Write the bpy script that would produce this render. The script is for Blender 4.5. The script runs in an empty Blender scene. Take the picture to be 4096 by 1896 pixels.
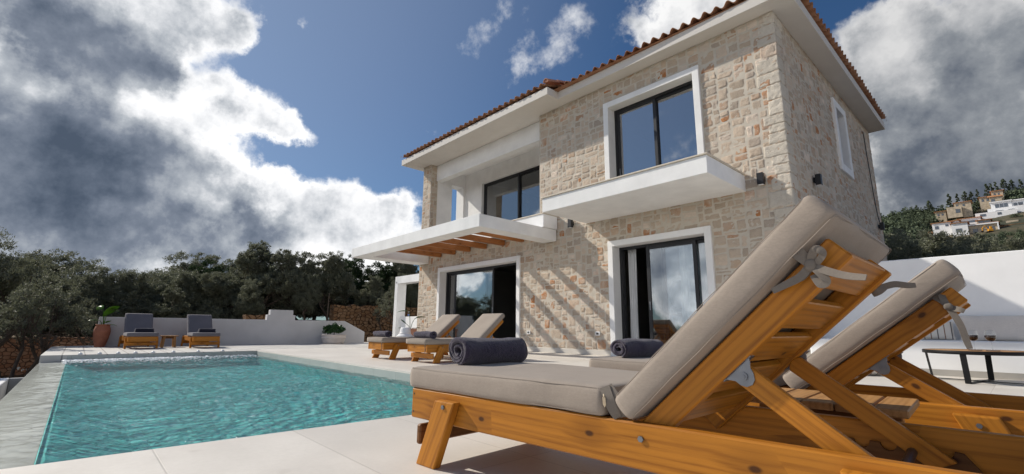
import bpy, bmesh, math, random
import numpy as np
from mathutils import Vector, Matrix, Euler

random.seed(7)
rng = np.random.default_rng(11)
S = bpy.context.scene
COL = S.collection
R = math.radians
PI = math.pi

# ---------------------------------------------------------------- object helpers
def tag(o, label=None, cat=None, group=None, kind=None):
    if label: o['label'] = label
    if cat: o['category'] = cat
    if group: o['group'] = group
    if kind: o['kind'] = kind
    return o

def empty(name, loc=(0, 0, 0), rz=0.0, label=None, cat=None, group=None):
    o = bpy.data.objects.new(name, None)
    COL.objects.link(o)
    o.location = loc
    o.rotation_euler = (0, 0, rz)
    o.empty_display_size = 0.2
    return tag(o, label, cat, group)

def link(name, me, m, parent=None, smooth=False):
    o = bpy.data.objects.new(name, me)
    COL.objects.link(o)
    if m is not None:
        me.materials.append(m)
    if parent is not None:
        o.parent = parent
    if smooth:
        me.polygons.foreach_set('use_smooth', [True] * len(me.polygons))
    return o

def copy_tree(o, parent=None):
    c = o.copy()
    COL.objects.link(c)
    if parent is not None:
        c.parent = parent
    for ch in [x for x in bpy.data.objects if x.parent == o]:
        copy_tree(ch, c)
    return c

class MB:
    """collects shapes of ONE mesh; every shape carries grain coordinates (attribute wp)"""
    def __init__(s):
        s.v = []; s.f = []; s.w = []
    def add(s, verts, faces, wp=None):
        b = len(s.v)
        s.v.extend([tuple(p) for p in verts])
        s.f.extend([tuple(i + b for i in f) for f in faces])
        s.w.extend(wp if wp is not None else [tuple(p) for p in verts])
        return s
    def box(s, x0, x1, y0, y1, z0, z1, b=0.0, M=None):
        lo = (x0, y0, z0); hi = (x1, y1, z1)
        d = [hi[i] - lo[i] for i in range(3)]
        order = sorted(range(3), key=lambda i: -d[i])
        off = [random.uniform(-40, 40) for _ in range(3)]
        vs = []; fs = []
        if b <= 0:
            for i in range(8):
                vs.append([(hi if i >> k & 1 else lo)[k] for k in range(3)])
            fs = [(0, 2, 3, 1), (4, 5, 7, 6), (0, 1, 5, 4), (2, 6, 7, 3), (0, 4, 6, 2), (1, 3, 7, 5)]
        else:
            b = min(b, min(d) * .45)
            idx = {}
            for i in range(8):
                for ax in range(3):
                    p = []
                    for k in range(3):
                        h = i >> k & 1
                        e = 0 if k == ax else b
                        p.append(hi[k] - e if h else lo[k] + e)
                    idx[(i, ax)] = len(vs); vs.append(p)
            def q(l): fs.append(tuple(l))
            for ax in range(3):
                a1, a2 = (ax + 1) % 3, (ax + 2) % 3
                for sd in (0, 1):
                    c = [sd << ax | u << a1 | w << a2 for u, w in ((0, 0), (1, 0), (1, 1), (0, 1))]
                    l = [idx[(i, ax)] for i in c]
                    q(l if sd else l[::-1])
                for u in (0, 1):
                    for w in (0, 1):
                        i0 = u << a1 | w << a2; i1 = i0 | 1 << ax
                        l = [idx[(i0, a1)], idx[(i1, a1)], idx[(i1, a2)], idx[(i0, a2)]]
                        q(l if u ^ w else l[::-1])
            for i in range(8):
                l = [idx[(i, 0)], idx[(i, 1)], idx[(i, 2)]]
                q(l if bin(i).count('1') % 2 else l[::-1])
        wp = [(p[order[0]] + off[0], p[order[1]] + off[1], p[order[2]] + off[2]) for p in vs]
        if M is not None:
            vs = [M @ Vector(p) for p in vs]
        return s.add(vs, fs, wp)
    def prism(s, pts, n0, n1, plane='xz', M=None):
        """polygon pts extruded n0..n1; plane xz -> along y, xy -> along z, yz -> along x"""
        n = len(pts)
        mk = {'xz': lambda a, b, c: (a, c, b), 'xy': lambda a, b, c: (a, b, c), 'yz': lambda a, b, c: (c, a, b)}[plane]
        vs = [mk(a, b, n0) for a, b in pts] + [mk(a, b, n1) for a, b in pts]
        fs = [tuple(range(n)), tuple(range(2 * n - 1, n - 1, -1))]
        for i in range(n):
            j = (i + 1) % n
            fs.append((i, i + n, j + n, j))
        off = [random.uniform(-40, 40) for _ in range(3)]
        a0 = np.array(pts, float); dd = a0 - a0.mean(0)
        e = np.linalg.svd(dd)[2]
        wp = [(float(np.dot(p, e[0])) + off[0], float(np.dot(p, e[1])) + off[1], c + off[2]) for c in (n0, n1) for p in a0]
        if M is not None:
            vs = [M @ Vector(p) for p in vs]
        return s.add(vs, fs, wp)
    def tube(s, pts, rad, seg=8, caps=True, M=None):
        pts = [Vector(p) for p in pts]
        n = len(pts)
        rad = rad if isinstance(rad, (list, tuple)) else [rad] * n
        vs = []; fs = []; wp = []
        up = Vector((0.31, 0.17, 0.93)).normalized()
        off = random.uniform(-40, 40); L = 0
        for i, p in enumerate(pts):
            t = (pts[min(i + 1, n - 1)] - pts[max(i - 1, 0)])
            t = t.normalized() if t.length > 1e-9 else Vector((0, 0, 1))
            a = t.cross(up)
            if a.length < 1e-3: a = t.cross(Vector((1, 0, 0)))
            a.normalize(); b = t.cross(a)
            if i: L += (pts[i] - pts[i - 1]).length
            for k in range(seg):
                an = 2 * PI * k / seg
                q = p + (a * math.cos(an) + b * math.sin(an)) * rad[i]
                vs.append(q); wp.append((L + off, an * rad[i] * 1.0, off))
        for i in range(n - 1):
            for k in range(seg):
                k2 = (k + 1) % seg
                fs.append((i * seg + k, (i + 1) * seg + k, (i + 1) * seg + k2, i * seg + k2))
        if caps:
            fs.append(tuple(range(seg)))
            fs.append(tuple((n - 1) * seg + k for k in reversed(range(seg))))
        if M is not None:
            vs = [M @ Vector(p) for p in vs]
        return s.add(vs, fs, wp)
    def lathe(s, prof, seg=24, c=(0, 0, 0), wob=0.0):
        n = len(prof); vs = []; fs = []
        for i, (r, z) in enumerate(prof):
            for k in range(seg):
                a = 2 * PI * k / seg
                rr = r * (1 + wob * math.sin(3 * a + z * 9))
                vs.append((c[0] + rr * math.cos(a), c[1] + rr * math.sin(a), c[2] + z))
        for i in range(n - 1):
            for k in range(seg):
                k2 = (k + 1) % seg
                fs.append((i * seg + k, i * seg + k2, (i + 1) * seg + k2, (i + 1) * seg + k))
        if prof[0][0] > 1e-4: fs.append(tuple(reversed(range(seg))))
        if prof[-1][0] > 1e-4: fs.append(tuple((n - 1) * seg + k for k in range(seg)))
        return s.add(vs, fs)
    def ribbon(s, pts, width, nrm, th=0.0015, M=None):
        """flat band along pts, its width lying across the path and the face normal nrm"""
        pts = [Vector(p) for p in pts]; n = len(pts); vs = []; fs = []
        ws = width if isinstance(width, (list, tuple)) else [width] * n
        for i, p in enumerate(pts):
            t = (pts[min(i + 1, n - 1)] - pts[max(i - 1, 0)]).normalized()
            nn = Vector(nrm[i] if isinstance(nrm, list) else nrm)
            a = t.cross(nn)
            if a.length < 1e-4: a = Vector((1, 0, 0))
            a = a.normalized() * ws[i] / 2
            b = t.cross(a).normalized() * th
            vs += [p - a - b, p + a - b, p + a + b, p - a + b]
        for i in range(n - 1):
            for k in range(4):
                k2 = (k + 1) % 4
                fs.append((i * 4 + k, (i + 1) * 4 + k, (i + 1) * 4 + k2, i * 4 + k2))
        fs += [(0, 1, 2, 3), (4 * n - 1, 4 * n - 2, 4 * n - 3, 4 * n - 4)]
        if M is not None:
            vs = [M @ Vector(p) for p in vs]
        return s.add(vs, fs)
    def mesh(s, name):
        me = bpy.data.meshes.new(name)
        me.from_pydata(s.v, [], s.f)
        a = me.attributes.new('wp', 'FLOAT_VECTOR', 'POINT')
        a.data.foreach_set('vector', np.array(s.w, 'f').ravel())
        bm = bmesh.new(); bm.from_mesh(me)
        bmesh.ops.recalc_face_normals(bm, faces=bm.faces)
        bm.to_mesh(me); bm.free()
        return me
    def obj(s, name, m, parent=None, smooth=False):
        return link(name, s.mesh(name), m, parent, smooth)

def np_mesh(name, V, F, attrs=None):
    """V (n,3), F (m,k) arrays, attrs {name:(n,4)} colours"""
    me = bpy.data.meshes.new(name)
    n, (m, k) = len(V), F.shape
    me.vertices.add(n); me.vertices.foreach_set('co', np.ascontiguousarray(V, 'f').ravel())
    me.loops.add(m * k); me.loops.foreach_set('vertex_index', np.ascontiguousarray(F, 'i').ravel())
    me.polygons.add(m); me.polygons.foreach_set('loop_start', np.arange(0, m * k, k, dtype='i'))
    me.update(calc_edges=True)
    for a, c in (attrs or {}).items():
        at = me.attributes.new(a, 'FLOAT_COLOR', 'POINT')
        at.data.foreach_set('color', np.ascontiguousarray(c, 'f').ravel())
    me.validate()
    return me

def vnoise(P, seed=0):
    """smooth value noise in [-1,1] on (n,3) points"""
    P = np.asarray(P, float)
    i = np.floor(P).astype(np.int64); f = P - i; f = f * f * (3 - 2 * f)
    def h(d):
        a = (i[:, 0] + d[0]) * 374761393 + (i[:, 1] + d[1]) * 668265263 + (i[:, 2] + d[2]) * 2147483647 + seed * 1274126177
        a = (a ^ (a >> 13)) * 1274126177 & 0x7fffffff
        a = (a ^ (a >> 16)) * 2246822519 & 0x7fffffff
        return (a & 0xffff) / 32767.5 - 1
    r = 0
    for dx in (0, 1):
        for dy in (0, 1):
            for dz in (0, 1):
                w = (f[:, 0] if dx else 1 - f[:, 0]) * (f[:, 1] if dy else 1 - f[:, 1]) * (f[:, 2] if dz else 1 - f[:, 2])
                r = r + w * h((dx, dy, dz))
    return r

def rbox(sx, sy, sz, r, n=(20, 12, 4), bulge=0.0, rough=0.0, seed=0, noise_scale=6.0):
    """soft cushion: rounded box centred at the origin, returns V,F"""
    V = []; F = []; key = {}
    def vid(p):
        k = tuple(round(c, 6) for c in p)
        if k not in key:
            key[k] = len(V); V.append(k)
        return key[k]
    N = n
    for ax in range(3):
        a1, a2 = (ax + 1) % 3, (ax + 2) % 3
        for sd in (-1, 1):
            for i in range(N[a1]):
                for j in range(N[a2]):
                    l = []
                    for u, w in ((i, j), (i + 1, j), (i + 1, j + 1), (i, j + 1)):
                        p = [0, 0, 0]; p[ax] = sd
                        p[a1] = -math.cos(PI * u / N[a1]) * .35 + (2 * u / N[a1] - 1) * .65
                        p[a2] = -math.cos(PI * w / N[a2]) * .35 + (2 * w / N[a2] - 1) * .65
                        l.append(vid(p))
                    F.append(l if sd > 0 else l[::-1])
    V = np.array(V, float)
    U = V.copy()
    half = np.array([sx, sy, sz]) / 2
    P = V * half
    inner = half - r
    c = np.clip(P, -inner, inner)
    d = P - c; L = np.linalg.norm(d, axis=1, keepdims=True)
    P = c + np.where(L > 1e-9, d / np.maximum(L, 1e-9) * r, 0)
    if bulge:
        P[:, 2] += np.sign(U[:, 2]) * (np.abs(U[:, 2]) > .99) * bulge * (1 - U[:, 0] ** 4) * (1 - U[:, 1] ** 4)
        P[:, 1] += np.sign(U[:, 1]) * (np.abs(U[:, 1]) > .99) * bulge * .7 * (1 - U[:, 2] ** 2)
        P[:, 0] += np.sign(U[:, 0]) * (np.abs(U[:, 0]) > .99) * bulge * .7 * (1 - U[:, 2] ** 2)
    if rough:
        nn = np.stack([vnoise(P * noise_scale + 31 * k, seed + k) for k in range(3)], 1)
        P += nn * rough
    return P, np.array(F)

# ---------------------------------------------------------------- material helpers
def newmat(name):
    m = bpy.data.materials.new(name)
    m.use_nodes = True
    nt = m.node_tree
    for n in list(nt.nodes): nt.nodes.remove(n)
    return m, nt

class NT:
    def __init__(s, nt): s.nt = nt
    def n(s, t, **kw):
        nd = s.nt.nodes.new(t)
        ins = kw.pop('ins', {})
        for k, v in kw.items(): setattr(nd, k, v)
        for k, v in ins.items():
            sock = nd.inputs[k]
            if hasattr(v, 'is_output') or isinstance(v, bpy.types.NodeSocket): s.nt.links.new(v, sock)
            else: sock.default_value = v
        return nd
    def math(s, op, a, b=None, c=None, clamp=False):
        nd = s.nt.nodes.new('ShaderNodeMath'); nd.operation = op; nd.use_clamp = clamp
        for i, v in enumerate((a, b, c)):
            if v is None: continue
            if isinstance(v, bpy.types.NodeSocket): s.nt.links.new(v, nd.inputs[i])
            else: nd.inputs[i].default_value = v
        return nd.outputs[0]
    def vmath(s, op, a, b=None):
        nd = s.nt.nodes.new('ShaderNodeVectorMath'); nd.operation = op
        for i, v in enumerate((a, b)):
            if v is None: continue
            if isinstance(v, bpy.types.NodeSocket): s.nt.links.new(v, nd.inputs[i])
            else: nd.inputs[i].default_value = v
        return nd.outputs['Value'] if op in ('DISTANCE', 'DOT_PRODUCT', 'LENGTH') else nd.outputs['Vector']
    def noise(s, vec, scale=5, detail=4, rough=.5, dist=0.0, out='Fac'):
        nd = s.n('ShaderNodeTexNoise', ins={'Scale': scale, 'Detail': detail, 'Roughness': rough, 'Distortion': dist})
        if vec is not None: s.nt.links.new(vec, nd.inputs['Vector'])
        return nd.outputs[out]
    def mapr(s, v, a, b, c=0.0, d=1.0, smooth=False):
        nd = s.nt.nodes.new('ShaderNodeMapRange')
        nd.interpolation_type = 'SMOOTHSTEP' if smooth else 'LINEAR'
        s.nt.links.new(v, nd.inputs[0])
        for i, x in enumerate((a, b, c, d)): nd.inputs[i + 1].default_value = x
        return nd.outputs[0]
    def mix(s, fac, a, b, mode='MIX'):
        nd = s.nt.nodes.new('ShaderNodeMix'); nd.data_type = 'RGBA'; nd.blend_type = mode
        for k, v in ((0, fac), (6, a), (7, b)):
            if isinstance(v, bpy.types.NodeSocket): s.nt.links.new(v, nd.inputs[k])
            else: nd.inputs[k].default_value = v if k == 0 else (*v[:3], 1)
        return nd.outputs[2]
    def ramp(s, fac, stops):
        nd = s.nt.nodes.new('ShaderNodeValToRGB')
        e = nd.color_ramp.elements
        while len(e) < len(stops): e.new(.5)
        for x, (p, c) in zip(e, stops): x.position = p; x.color = (*c, 1)
        s.nt.links.new(fac, nd.inputs[0])
        return nd.outputs[0]
    def bump(s, h, strength=.3, dist=.01, normal=None):
        nd = s.n('ShaderNodeBump', ins={'Strength': strength, 'Distance': dist, 'Height': h})
        if normal is not None: s.nt.links.new(normal, nd.inputs['Normal'])
        return nd.outputs[0]
    def out(s, sh):
        o = s.nt.nodes.new('ShaderNodeOutputMaterial'); s.nt.links.new(sh, o.inputs[0])
    def bsdf(s, col, rough=.6, normal=None, **kw):
        nd = s.nt.nodes.new('ShaderNodeBsdfPrincipled')
        for k, v in {'Base Color': col, 'Roughness': rough, **kw}.items():
            if isinstance(v, bpy.types.NodeSocket): s.nt.links.new(v, nd.inputs[k])
            else: nd.inputs[k].default_value = (*v[:3], 1) if k == 'Base Color' else v
        if normal is not None: s.nt.links.new(normal, nd.inputs['Normal'])
        return nd.outputs[0]
    def coord(s, w='Object'):
        return s.nt.nodes.new('ShaderNodeTexCoord').outputs[w]
    def pos(s): return s.nt.nodes.new('ShaderNodeNewGeometry').outputs['Position']
    def attr(s, name, out='Vector'):
        nd = s.nt.nodes.new('ShaderNodeAttribute'); nd.attribute_name = name
        return nd.outputs[out]
    def scale(s, v, xyz): return s.vmath('MULTIPLY', v, xyz)

MAT = {}
def simple(name, col, rough=.6, var=.12, scale=8, bump=0.0, bscale=60, metallic=0.0, spec=.5, rvar=0.0):
    m, nt = newmat(name); t = NT(nt); p = t.coord()
    n1 = t.noise(p, scale, 5, .6)
    dark = tuple(c * (1 - var) for c in col); lite = tuple(min(1, c * (1 + var)) for c in col)
    c = t.mix(t.mapr(n1, .3, .7), dark, lite)
    nrm = t.bump(t.noise(p, bscale, 4, .6), .5, bump) if bump else None
    r = t.mapr(t.noise(p, scale * 2, 3), .3, .7, rough - rvar, rough + rvar) if rvar else rough
    t.out(t.bsdf(c, r, nrm, Metallic=metallic, **{'Specular IOR Level': spec}))
    MAT[name] = m
    return m

def wood(name, base, dark, rough=.42, knots=True, seedv=0.0):
    m, nt = newmat(name); t = NT(nt)
    w = t.attr('wp')
    w = t.vmath('ADD', w, (seedv, seedv * .7, 0))
    # knots on a sparse grid of cells, the grain bends around them
    kv = t.scale(w, (4.2, 7.6, 0.0))
    vor = t.n('ShaderNodeTexVoronoi', voronoi_dimensions='2D', ins={'Vector': kv, 'Scale': 1.0, 'Randomness': .9})
    d = vor.outputs['Distance']
    rnd = t.n('ShaderNodeSeparateColor', ins={'Color': vor.outputs['Color']}).outputs[0]
    has = t.math('GREATER_THAN', rnd, .66)
    kn = t.math('MULTIPLY', t.mapr(d, .035, .085, 1, 0, True), has)
    halo = t.math('MULTIPLY', t.mapr(d, .08, .5, 1, 0, True), has)
    wob = t.noise(t.scale(w, (1.6, 5, 5)), 1, 3, .5)
    bend = t.math('ADD', t.math('MULTIPLY', wob, .60), t.math('MULTIPLY', halo, .45))
    sx = t.n('ShaderNodeSeparateXYZ', ins={'Vector': w})
    rings = t.math('SINE', t.math('ADD', t.math('MULTIPLY', sx.outputs[1], 330.), t.math('MULTIPLY', bend, 6.5)))
    rings2 = t.math('SINE', t.math('ADD', t.math('MULTIPLY', sx.outputs[1], 120.), t.math('MULTIPLY', bend, 9.)))
    fine = t.noise(t.scale(w, (7, 240, 240)), 1, 4, .65)
    mid = t.noise(t.scale(w, (1.6, 55, 55)), 1, 5, .65)
    g = t.math('ADD', t.math('MULTIPLY', t.mapr(rings, -1, 1), .13), t.math('MULTIPLY', fine, .42))
    g = t.math('ADD', g, t.math('MULTIPLY', mid, .38))
    g = t.math('ADD', g, t.math('MULTIPLY', t.mapr(rings2, -1, 1), .10))
    lite = tuple(min(1, c * 1.18) for c in base)
    c = t.ramp(g, [(.30, dark), (.52, base), (.78, lite)])
    blotch = t.noise(t.scale(w, (1.1, 4, 4)), 1, 4, .6)
    c = t.mix(t.mapr(blotch, .40, .72, 0, .45), c, tuple(x * .55 for x in base))
    if knots:
        c = t.mix(t.math('MULTIPLY', halo, .40), c, tuple(x * .62 for x in dark))
        c = t.mix(t.math('MULTIPLY', kn, .88), c, (.045, .015, .006))
    pale = t.math('MULTIPLY', t.mapr(t.noise(t.scale(w, (2.3, 30, 30)), 1, 2, .5), .66, .72), .35)
    c = t.mix(pale, c, tuple(min(1, x * 1.25) for x in base))
    board = t.noise(t.scale(w, (0, 0, .8)), 1, 0, .5)
    c = t.mix(t.mapr(board, .25, .75, 0, .40), c, t.mix(1.0, c, (.62, .58, .55), 'MULTIPLY'))
    nrm = t.bump(g, .35, .0012)
    r = t.mapr(fine, .3, .7, rough - .06, rough + .1)
    t.out(t.bsdf(c, r, nrm, **{'Specular IOR Level': .22}))
    MAT[name] = m
    return m

def fabric(name, col, var=.1, weave=900, rough=.85, sheen=.12, wrinkle=.006):
    m, nt = newmat(name); t = NT(nt); p = t.coord()
    n1 = t.noise(p, 3.5, 4, .6)
    wx = t.noise(t.scale(p, (weave, weave * .12, weave)), 1, 2, .5)
    wy = t.noise(t.scale(p, (weave * .12, weave, weave * .3)), 1, 2, .5)
    w = t.math('ADD', wx, wy)
    c = t.mix(t.mapr(n1, .3, .7), tuple(x * (1 - var) for x in col), tuple(x * (1 + var) for x in col))
    c = t.mix(t.mapr(w, .75, 1.25, 0, .35), c, tuple(x * .62 for x in col))
    h = t.math('ADD', t.math('MULTIPLY', w, .06), t.math('MULTIPLY', t.noise(p, 9, 3, .55), 1.0))
    h = t.math('ADD', h, t.math('MULTIPLY', t.noise(t.scale(p, (4, 4, 22)), 1, 3, .5), .7))
    nrm = t.bump(h, .5, wrinkle)
    t.out(t.bsdf(c, rough, nrm, **{'Sheen Weight': sheen, 'Specular IOR Level': .2}))
    MAT[name] = m
    return m

def terry(name, col):
    m, nt = newmat(name); t = NT(nt); p = t.coord()
    v = t.n('ShaderNodeTexVoronoi', ins={'Vector': p, 'Scale': 330.0}).outputs['Distance']
    n1 = t.noise(p, 60, 4, .7)
    c = t.mix(t.mapr(n1, .3, .7), tuple(x * .55 for x in col), tuple(x * 1.5 for x in col))
    c = t.mix(t.mapr(v, .2, .7, 0, .6), c, tuple(x * .4 for x in col))
    h = t.math('ADD', t.math('MULTIPLY', v, -.5), t.noise(p, 90, 4, .7))
    t.out(t.bsdf(c, .95, t.bump(h, .9, .006), **{'Sheen Weight': .35, 'Sheen Roughness': .5, 'Specular IOR Level': .1}))
    MAT[name] = m
    return m

def glassy(name, tint, base_reflect, rough=0.0, ior=1.5, wav=0.0):
    m, nt = newmat(name); t = NT(nt)
    nrm = t.bump(t.noise(t.coord(), 1.3, 2), .05, wav) if wav else None
    fc = t.n('ShaderNodeLayerWeight', ins={'Blend': .5}).outputs['Facing']
    f = t.math('ADD', t.math('MULTIPLY', t.math('POWER', fc, 4.0), .75), base_reflect, clamp=True)
    tr = t.n('ShaderNodeBsdfTransparent', ins={'Color': (*tint, 1)}).outputs[0]
    gl = t.n('ShaderNodeBsdfGlossy', ins={'Color': (1, 1, 1, 1), 'Roughness': rough})
    if nrm is not None: nt.links.new(nrm, gl.inputs['Normal'])
    mx = t.n('ShaderNodeMixShader', ins={0: f, 1: tr, 2: gl.outputs[0]}).outputs[0]
    t.out(mx); MAT[name] = m
    return m

def leafmat(name, col, var=.35, rough=.45, back=None, trans=.0):
    m, nt = newmat(name); t = NT(nt)
    oi = t.n('ShaderNodeObjectInfo').outputs['Random']
    a = t.attr('tint', 'Fac')
    n1 = t.noise(t.pos(), 1.3, 3)
    f = t.math('ADD', t.math('MULTIPLY', a, .6), t.math('ADD', t.math('MULTIPLY', n1, .5), t.math('MULTIPLY', oi, .25)))
    c = t.mix(t.mapr(f, .2, 1.0), tuple(x * (1 - var) for x in col), tuple(x * (1 + var) for x in col))
    if back:
        bf = t.n('ShaderNodeNewGeometry').outputs['Backfacing']
        c = t.mix(bf, c, back)
    sh = t.bsdf(c, rough, None, **{'Specular IOR Level': .28})
    if trans:
        tl = t.n('ShaderNodeBsdfTranslucent', ins={'Color': (*[x * 1.6 for x in col], 1)}).outputs[0]
        sh = t.n('ShaderNodeMixShader', ins={0: trans, 1: sh, 2: tl}).outputs[0]
    t.out(sh); MAT[name] = m
    return m

SUN_E, SKY_E, EXPO, SKY_TINT = 3.6, .14, .36, (.20, .31, .415)
# ---------------------------------------------------------------- materials
wood('honey_wood', (.52, .205, .024), (.27, .090, .010))
wood('aged_wood', (.20, .085, .026), (.09, .034, .010), .55)
wood('table_wood', (.47, .25, .095), (.28, .125, .04), .5)
wood('pergola_wood', (.42, .17, .055), (.27, .085, .025), .55)
fabric('taupe_fabric', (.335, .282, .235), .08)
fabric('beige_fabric', (.70, .635, .57), .08, 500)
fabric('ribbon_fabric', (.20, .172, .145), .12, 600, wrinkle=.002)
fabric('grey_fabric', (.16, .15, .165), .08)
fabric('dark_curtain_cloth', (.03, .03, .035), .2, 300)
fabric('white_curtain_cloth', (.80, .81, .82), .05, 300)
fabric('navy_cloth', (.022, .024, .045), .2, 400)
terry('terry_cloth', (.064, .051, .086))
simple('render_white', (.82, .82, .815), .85, .07, 2.2, .0012, 160, spec=.25)
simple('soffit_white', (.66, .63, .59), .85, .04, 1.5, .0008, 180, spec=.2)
simple('wall_white', (.82, .82, .82), .9, .07, 1.2, .0015, 90, spec=.2)
simple('shaded_white', (.56, .555, .56), .9, .10, 1.0, .0015, 90, spec=.2)  # wall white darkened, the far wall's shade put into its colour
simple('baseboard_stone', (.60, .57, .52), .6, .08, 3)
simple('grey_skirting', (.36, .34, .31), .6, .1, 3)
simple('coping_marble', (.58, .52, .43), .5, .12, 6)
simple('black_aluminium', (.018, .019, .022), .42, .1, 4, spec=.35)
simple('black_steel', (.008, .008, .009), .55, .1, 6, spec=.2)
simple('zinc', (.22, .23, .25), .45, .15, 40, metallic=.9, rvar=.1)
simple('dark_rod', (.05, .05, .055), .4, .3, 30, metallic=.7)
simple('brass_zip', (.55, .45, .32), .35, .1, 30, metallic=.9)
simple('terracotta', (.33, .125, .07), .75, .22, 7, .002, 45)
simple('terracotta_pale', (.44, .22, .15), .75, .15, 7, .002, 45)
simple('bowl_white', (.66, .60, .55), .8, .10, 5, .002, 40)
simple('plastic_white', (.8, .8, .8), .4, .03, 4)
simple('socket_dark', (.06, .06, .055), .4, .1, 20)
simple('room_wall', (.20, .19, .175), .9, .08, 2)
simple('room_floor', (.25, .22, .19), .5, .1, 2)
simple('sofa_fabric', (.12, .105, .09), .9, .1, 5)
simple('rattan', (.22, .14, .07), .7, .3, 50, .004, 120)
simple('mirror_dark', (.02, .02, .022), .1, .1, 5)
simple('soil', (.06, .04, .028), .95, .3, 10, .01, 30)
simple('bark', (.075, .055, .04), .95, .4, 6, .02, 18)
simple('rope_white', (.55, .54, .5), .9, .1, 20)
simple('hat_cloth', (.82, .82, .82), .9, .04, 12, .002, 200)
simple('cable_black', (.015, .015, .017), .5, .1, 10)
simple('concrete_grey', (.30, .31, .31), .85, .15, 3, .003, 40)
simple('foam_white', (.9, .93, .95), .5, .02, 5)
simple('wine_red', (.010, .001, .002), .3, .2, 5, spec=.15)
simple('spill_stone', (.36, .36, .345), .6, .2, 4)
simple('coaster_dark', (.05, .045, .04), .7, .1, 20)
simple('tag_white', (.7, .7, .68), .7, .05, 40)
simple('label_blue', (.16, .26, .55), .7, .3, 90)
simple('blue_plastic', (.05, .12, .35), .35, .1, 20)
simple('house_white', (.78, .78, .78), .85, .04, .3)
simple('house_stone', (.46, .385, .285), .9, .3, 1.6, .02, 3)
simple('house_roof', (.46, .22, .10), .85, .15, .8)
simple('house_glass', (.05, .07, .10), .08, .2, 1)
simple('digger_orange', (.8, .36, .02), .6, .1, 1)
glassy('pane_glass', (.80, .84, .86), .18, wav=.0)
glassy('pane_glass_upper', (.45, .48, .52), .42, wav=.0)
glassy('drink_glass', (.96, .97, .97), .06, ior=1.45)
leafmat('olive_leaf', (.130, .138, .086), .5, .6, (.15, .155, .115), .25)
leafmat('dark_leaf', (.028, .048, .016), .5, .6, None, .2)
leafmat('conifer_leaf', (.072, .092, .052), .55, .7)
leafmat('shrub_leaf', (.035, .085, .028), .4, .4)
leafmat('broad_leaf', (.10, .21, .025), .25, .3, trans=.35)
leafmat('strelitzia_leaf', (.055, .13, .035), .3, .35, trans=.2)

# large porcelain terrace tiles: faint joints, faint clouding
def m_tiles():
    m, nt = newmat('terrace_tile'); t = NT(nt); p = t.pos()
    xyz = t.n('ShaderNodeSeparateXYZ', ins={'Vector': p})
    def joint(o, step, off, w):
        a = t.math('DIVIDE', t.math('SUBTRACT', o, off), step)
        f = t.math('ABSOLUTE', t.math('SUBTRACT', t.math('FRACT', a), .5))
        return t.mapr(f, .5 - w / step, .5 - w * .5 / step)
    jx = joint(xyz.outputs[0], 1.2, -1.496, .004)
    jy = joint(xyz.outputs[1], .585, .315, .004)
    j = t.math('MAXIMUM', jx, jy)
    cell = t.vmath('FLOOR', t.vmath('DIVIDE', t.vmath('SUBTRACT', p, (-1.496, .315, 0)), (1.2, .585, 1)))
    cv = t.n('ShaderNodeTexWhiteNoise', ins={'Vector': cell}).outputs['Value']
    n1 = t.noise(p, 2.2, 6, .65)
    n2 = t.noise(p, 40, 4, .7)
    c = t.mix(t.mapr(n1, .3, .7), (.69, .645, .58), (.78, .74, .68))
    c = t.mix(t.math('MULTIPLY', cv, .42), c, (.53, .49, .44))
    c = t.mix(t.mapr(n2, .35, .75, 0, .18), c, (.46, .42, .37))
    spots = t.mapr(t.noise(p, 5.5, 3, .4), .70, .76, 0, .22)
    c = t.mix(spots, c, (.42, .37, .31))
    c = t.mix(t.math('MULTIPLY', j, .34), c, (.26, .23, .20))
    h = t.math('SUBTRACT', t.math('MULTIPLY', n2, .12), j)
    t.out(t.bsdf(c, t.mapr(n1, .3, .7, .42, .6), t.bump(h, .4, .0015), **{'Specular IOR Level': .4}))
    return m
MAT['terrace_tile'] = m_tiles()

# older pale pavers beyond the pool: uneven boards of stone with dark gaps and chips
def m_pavers():
    m, nt = newmat('old_pavers'); t = NT(nt); p = t.pos()
    b = t.n('ShaderNodeTexBrick', ins={'Vector': t.vmath('ADD', p, (.3, .13, 0)), 'Scale': 1.0, 'Mortar Size': .012, 'Mortar Smooth': .4,
            'Brick Width': .62, 'Row Height': .31, 'Color1': (.62, .60, .56, 1), 'Color2': (.52, .50, .47, 1), 'Mortar': (.30, .28, .26, 1)})
    n1 = t.noise(p, 3, 6, .7)
    c = t.mix(t.mapr(n1, .45, .75, 0, .6), b.outputs['Color'], (.42, .40, .37))
    chips = t.mapr(t.noise(t.scale(p, (6, 2.2, 1)), 1, 4, .6), .66, .72, 0, .8)
    c = t.mix(chips, c, (.20, .18, .16))
    h = t.math('SUBTRACT', t.math('MULTIPLY', n1, .4), b.outputs['Fac'])
    t.out(t.bsdf(c, .75, t.bump(h, .6, .01)))
    return m
MAT['old_pavers'] = m_pavers()

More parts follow.
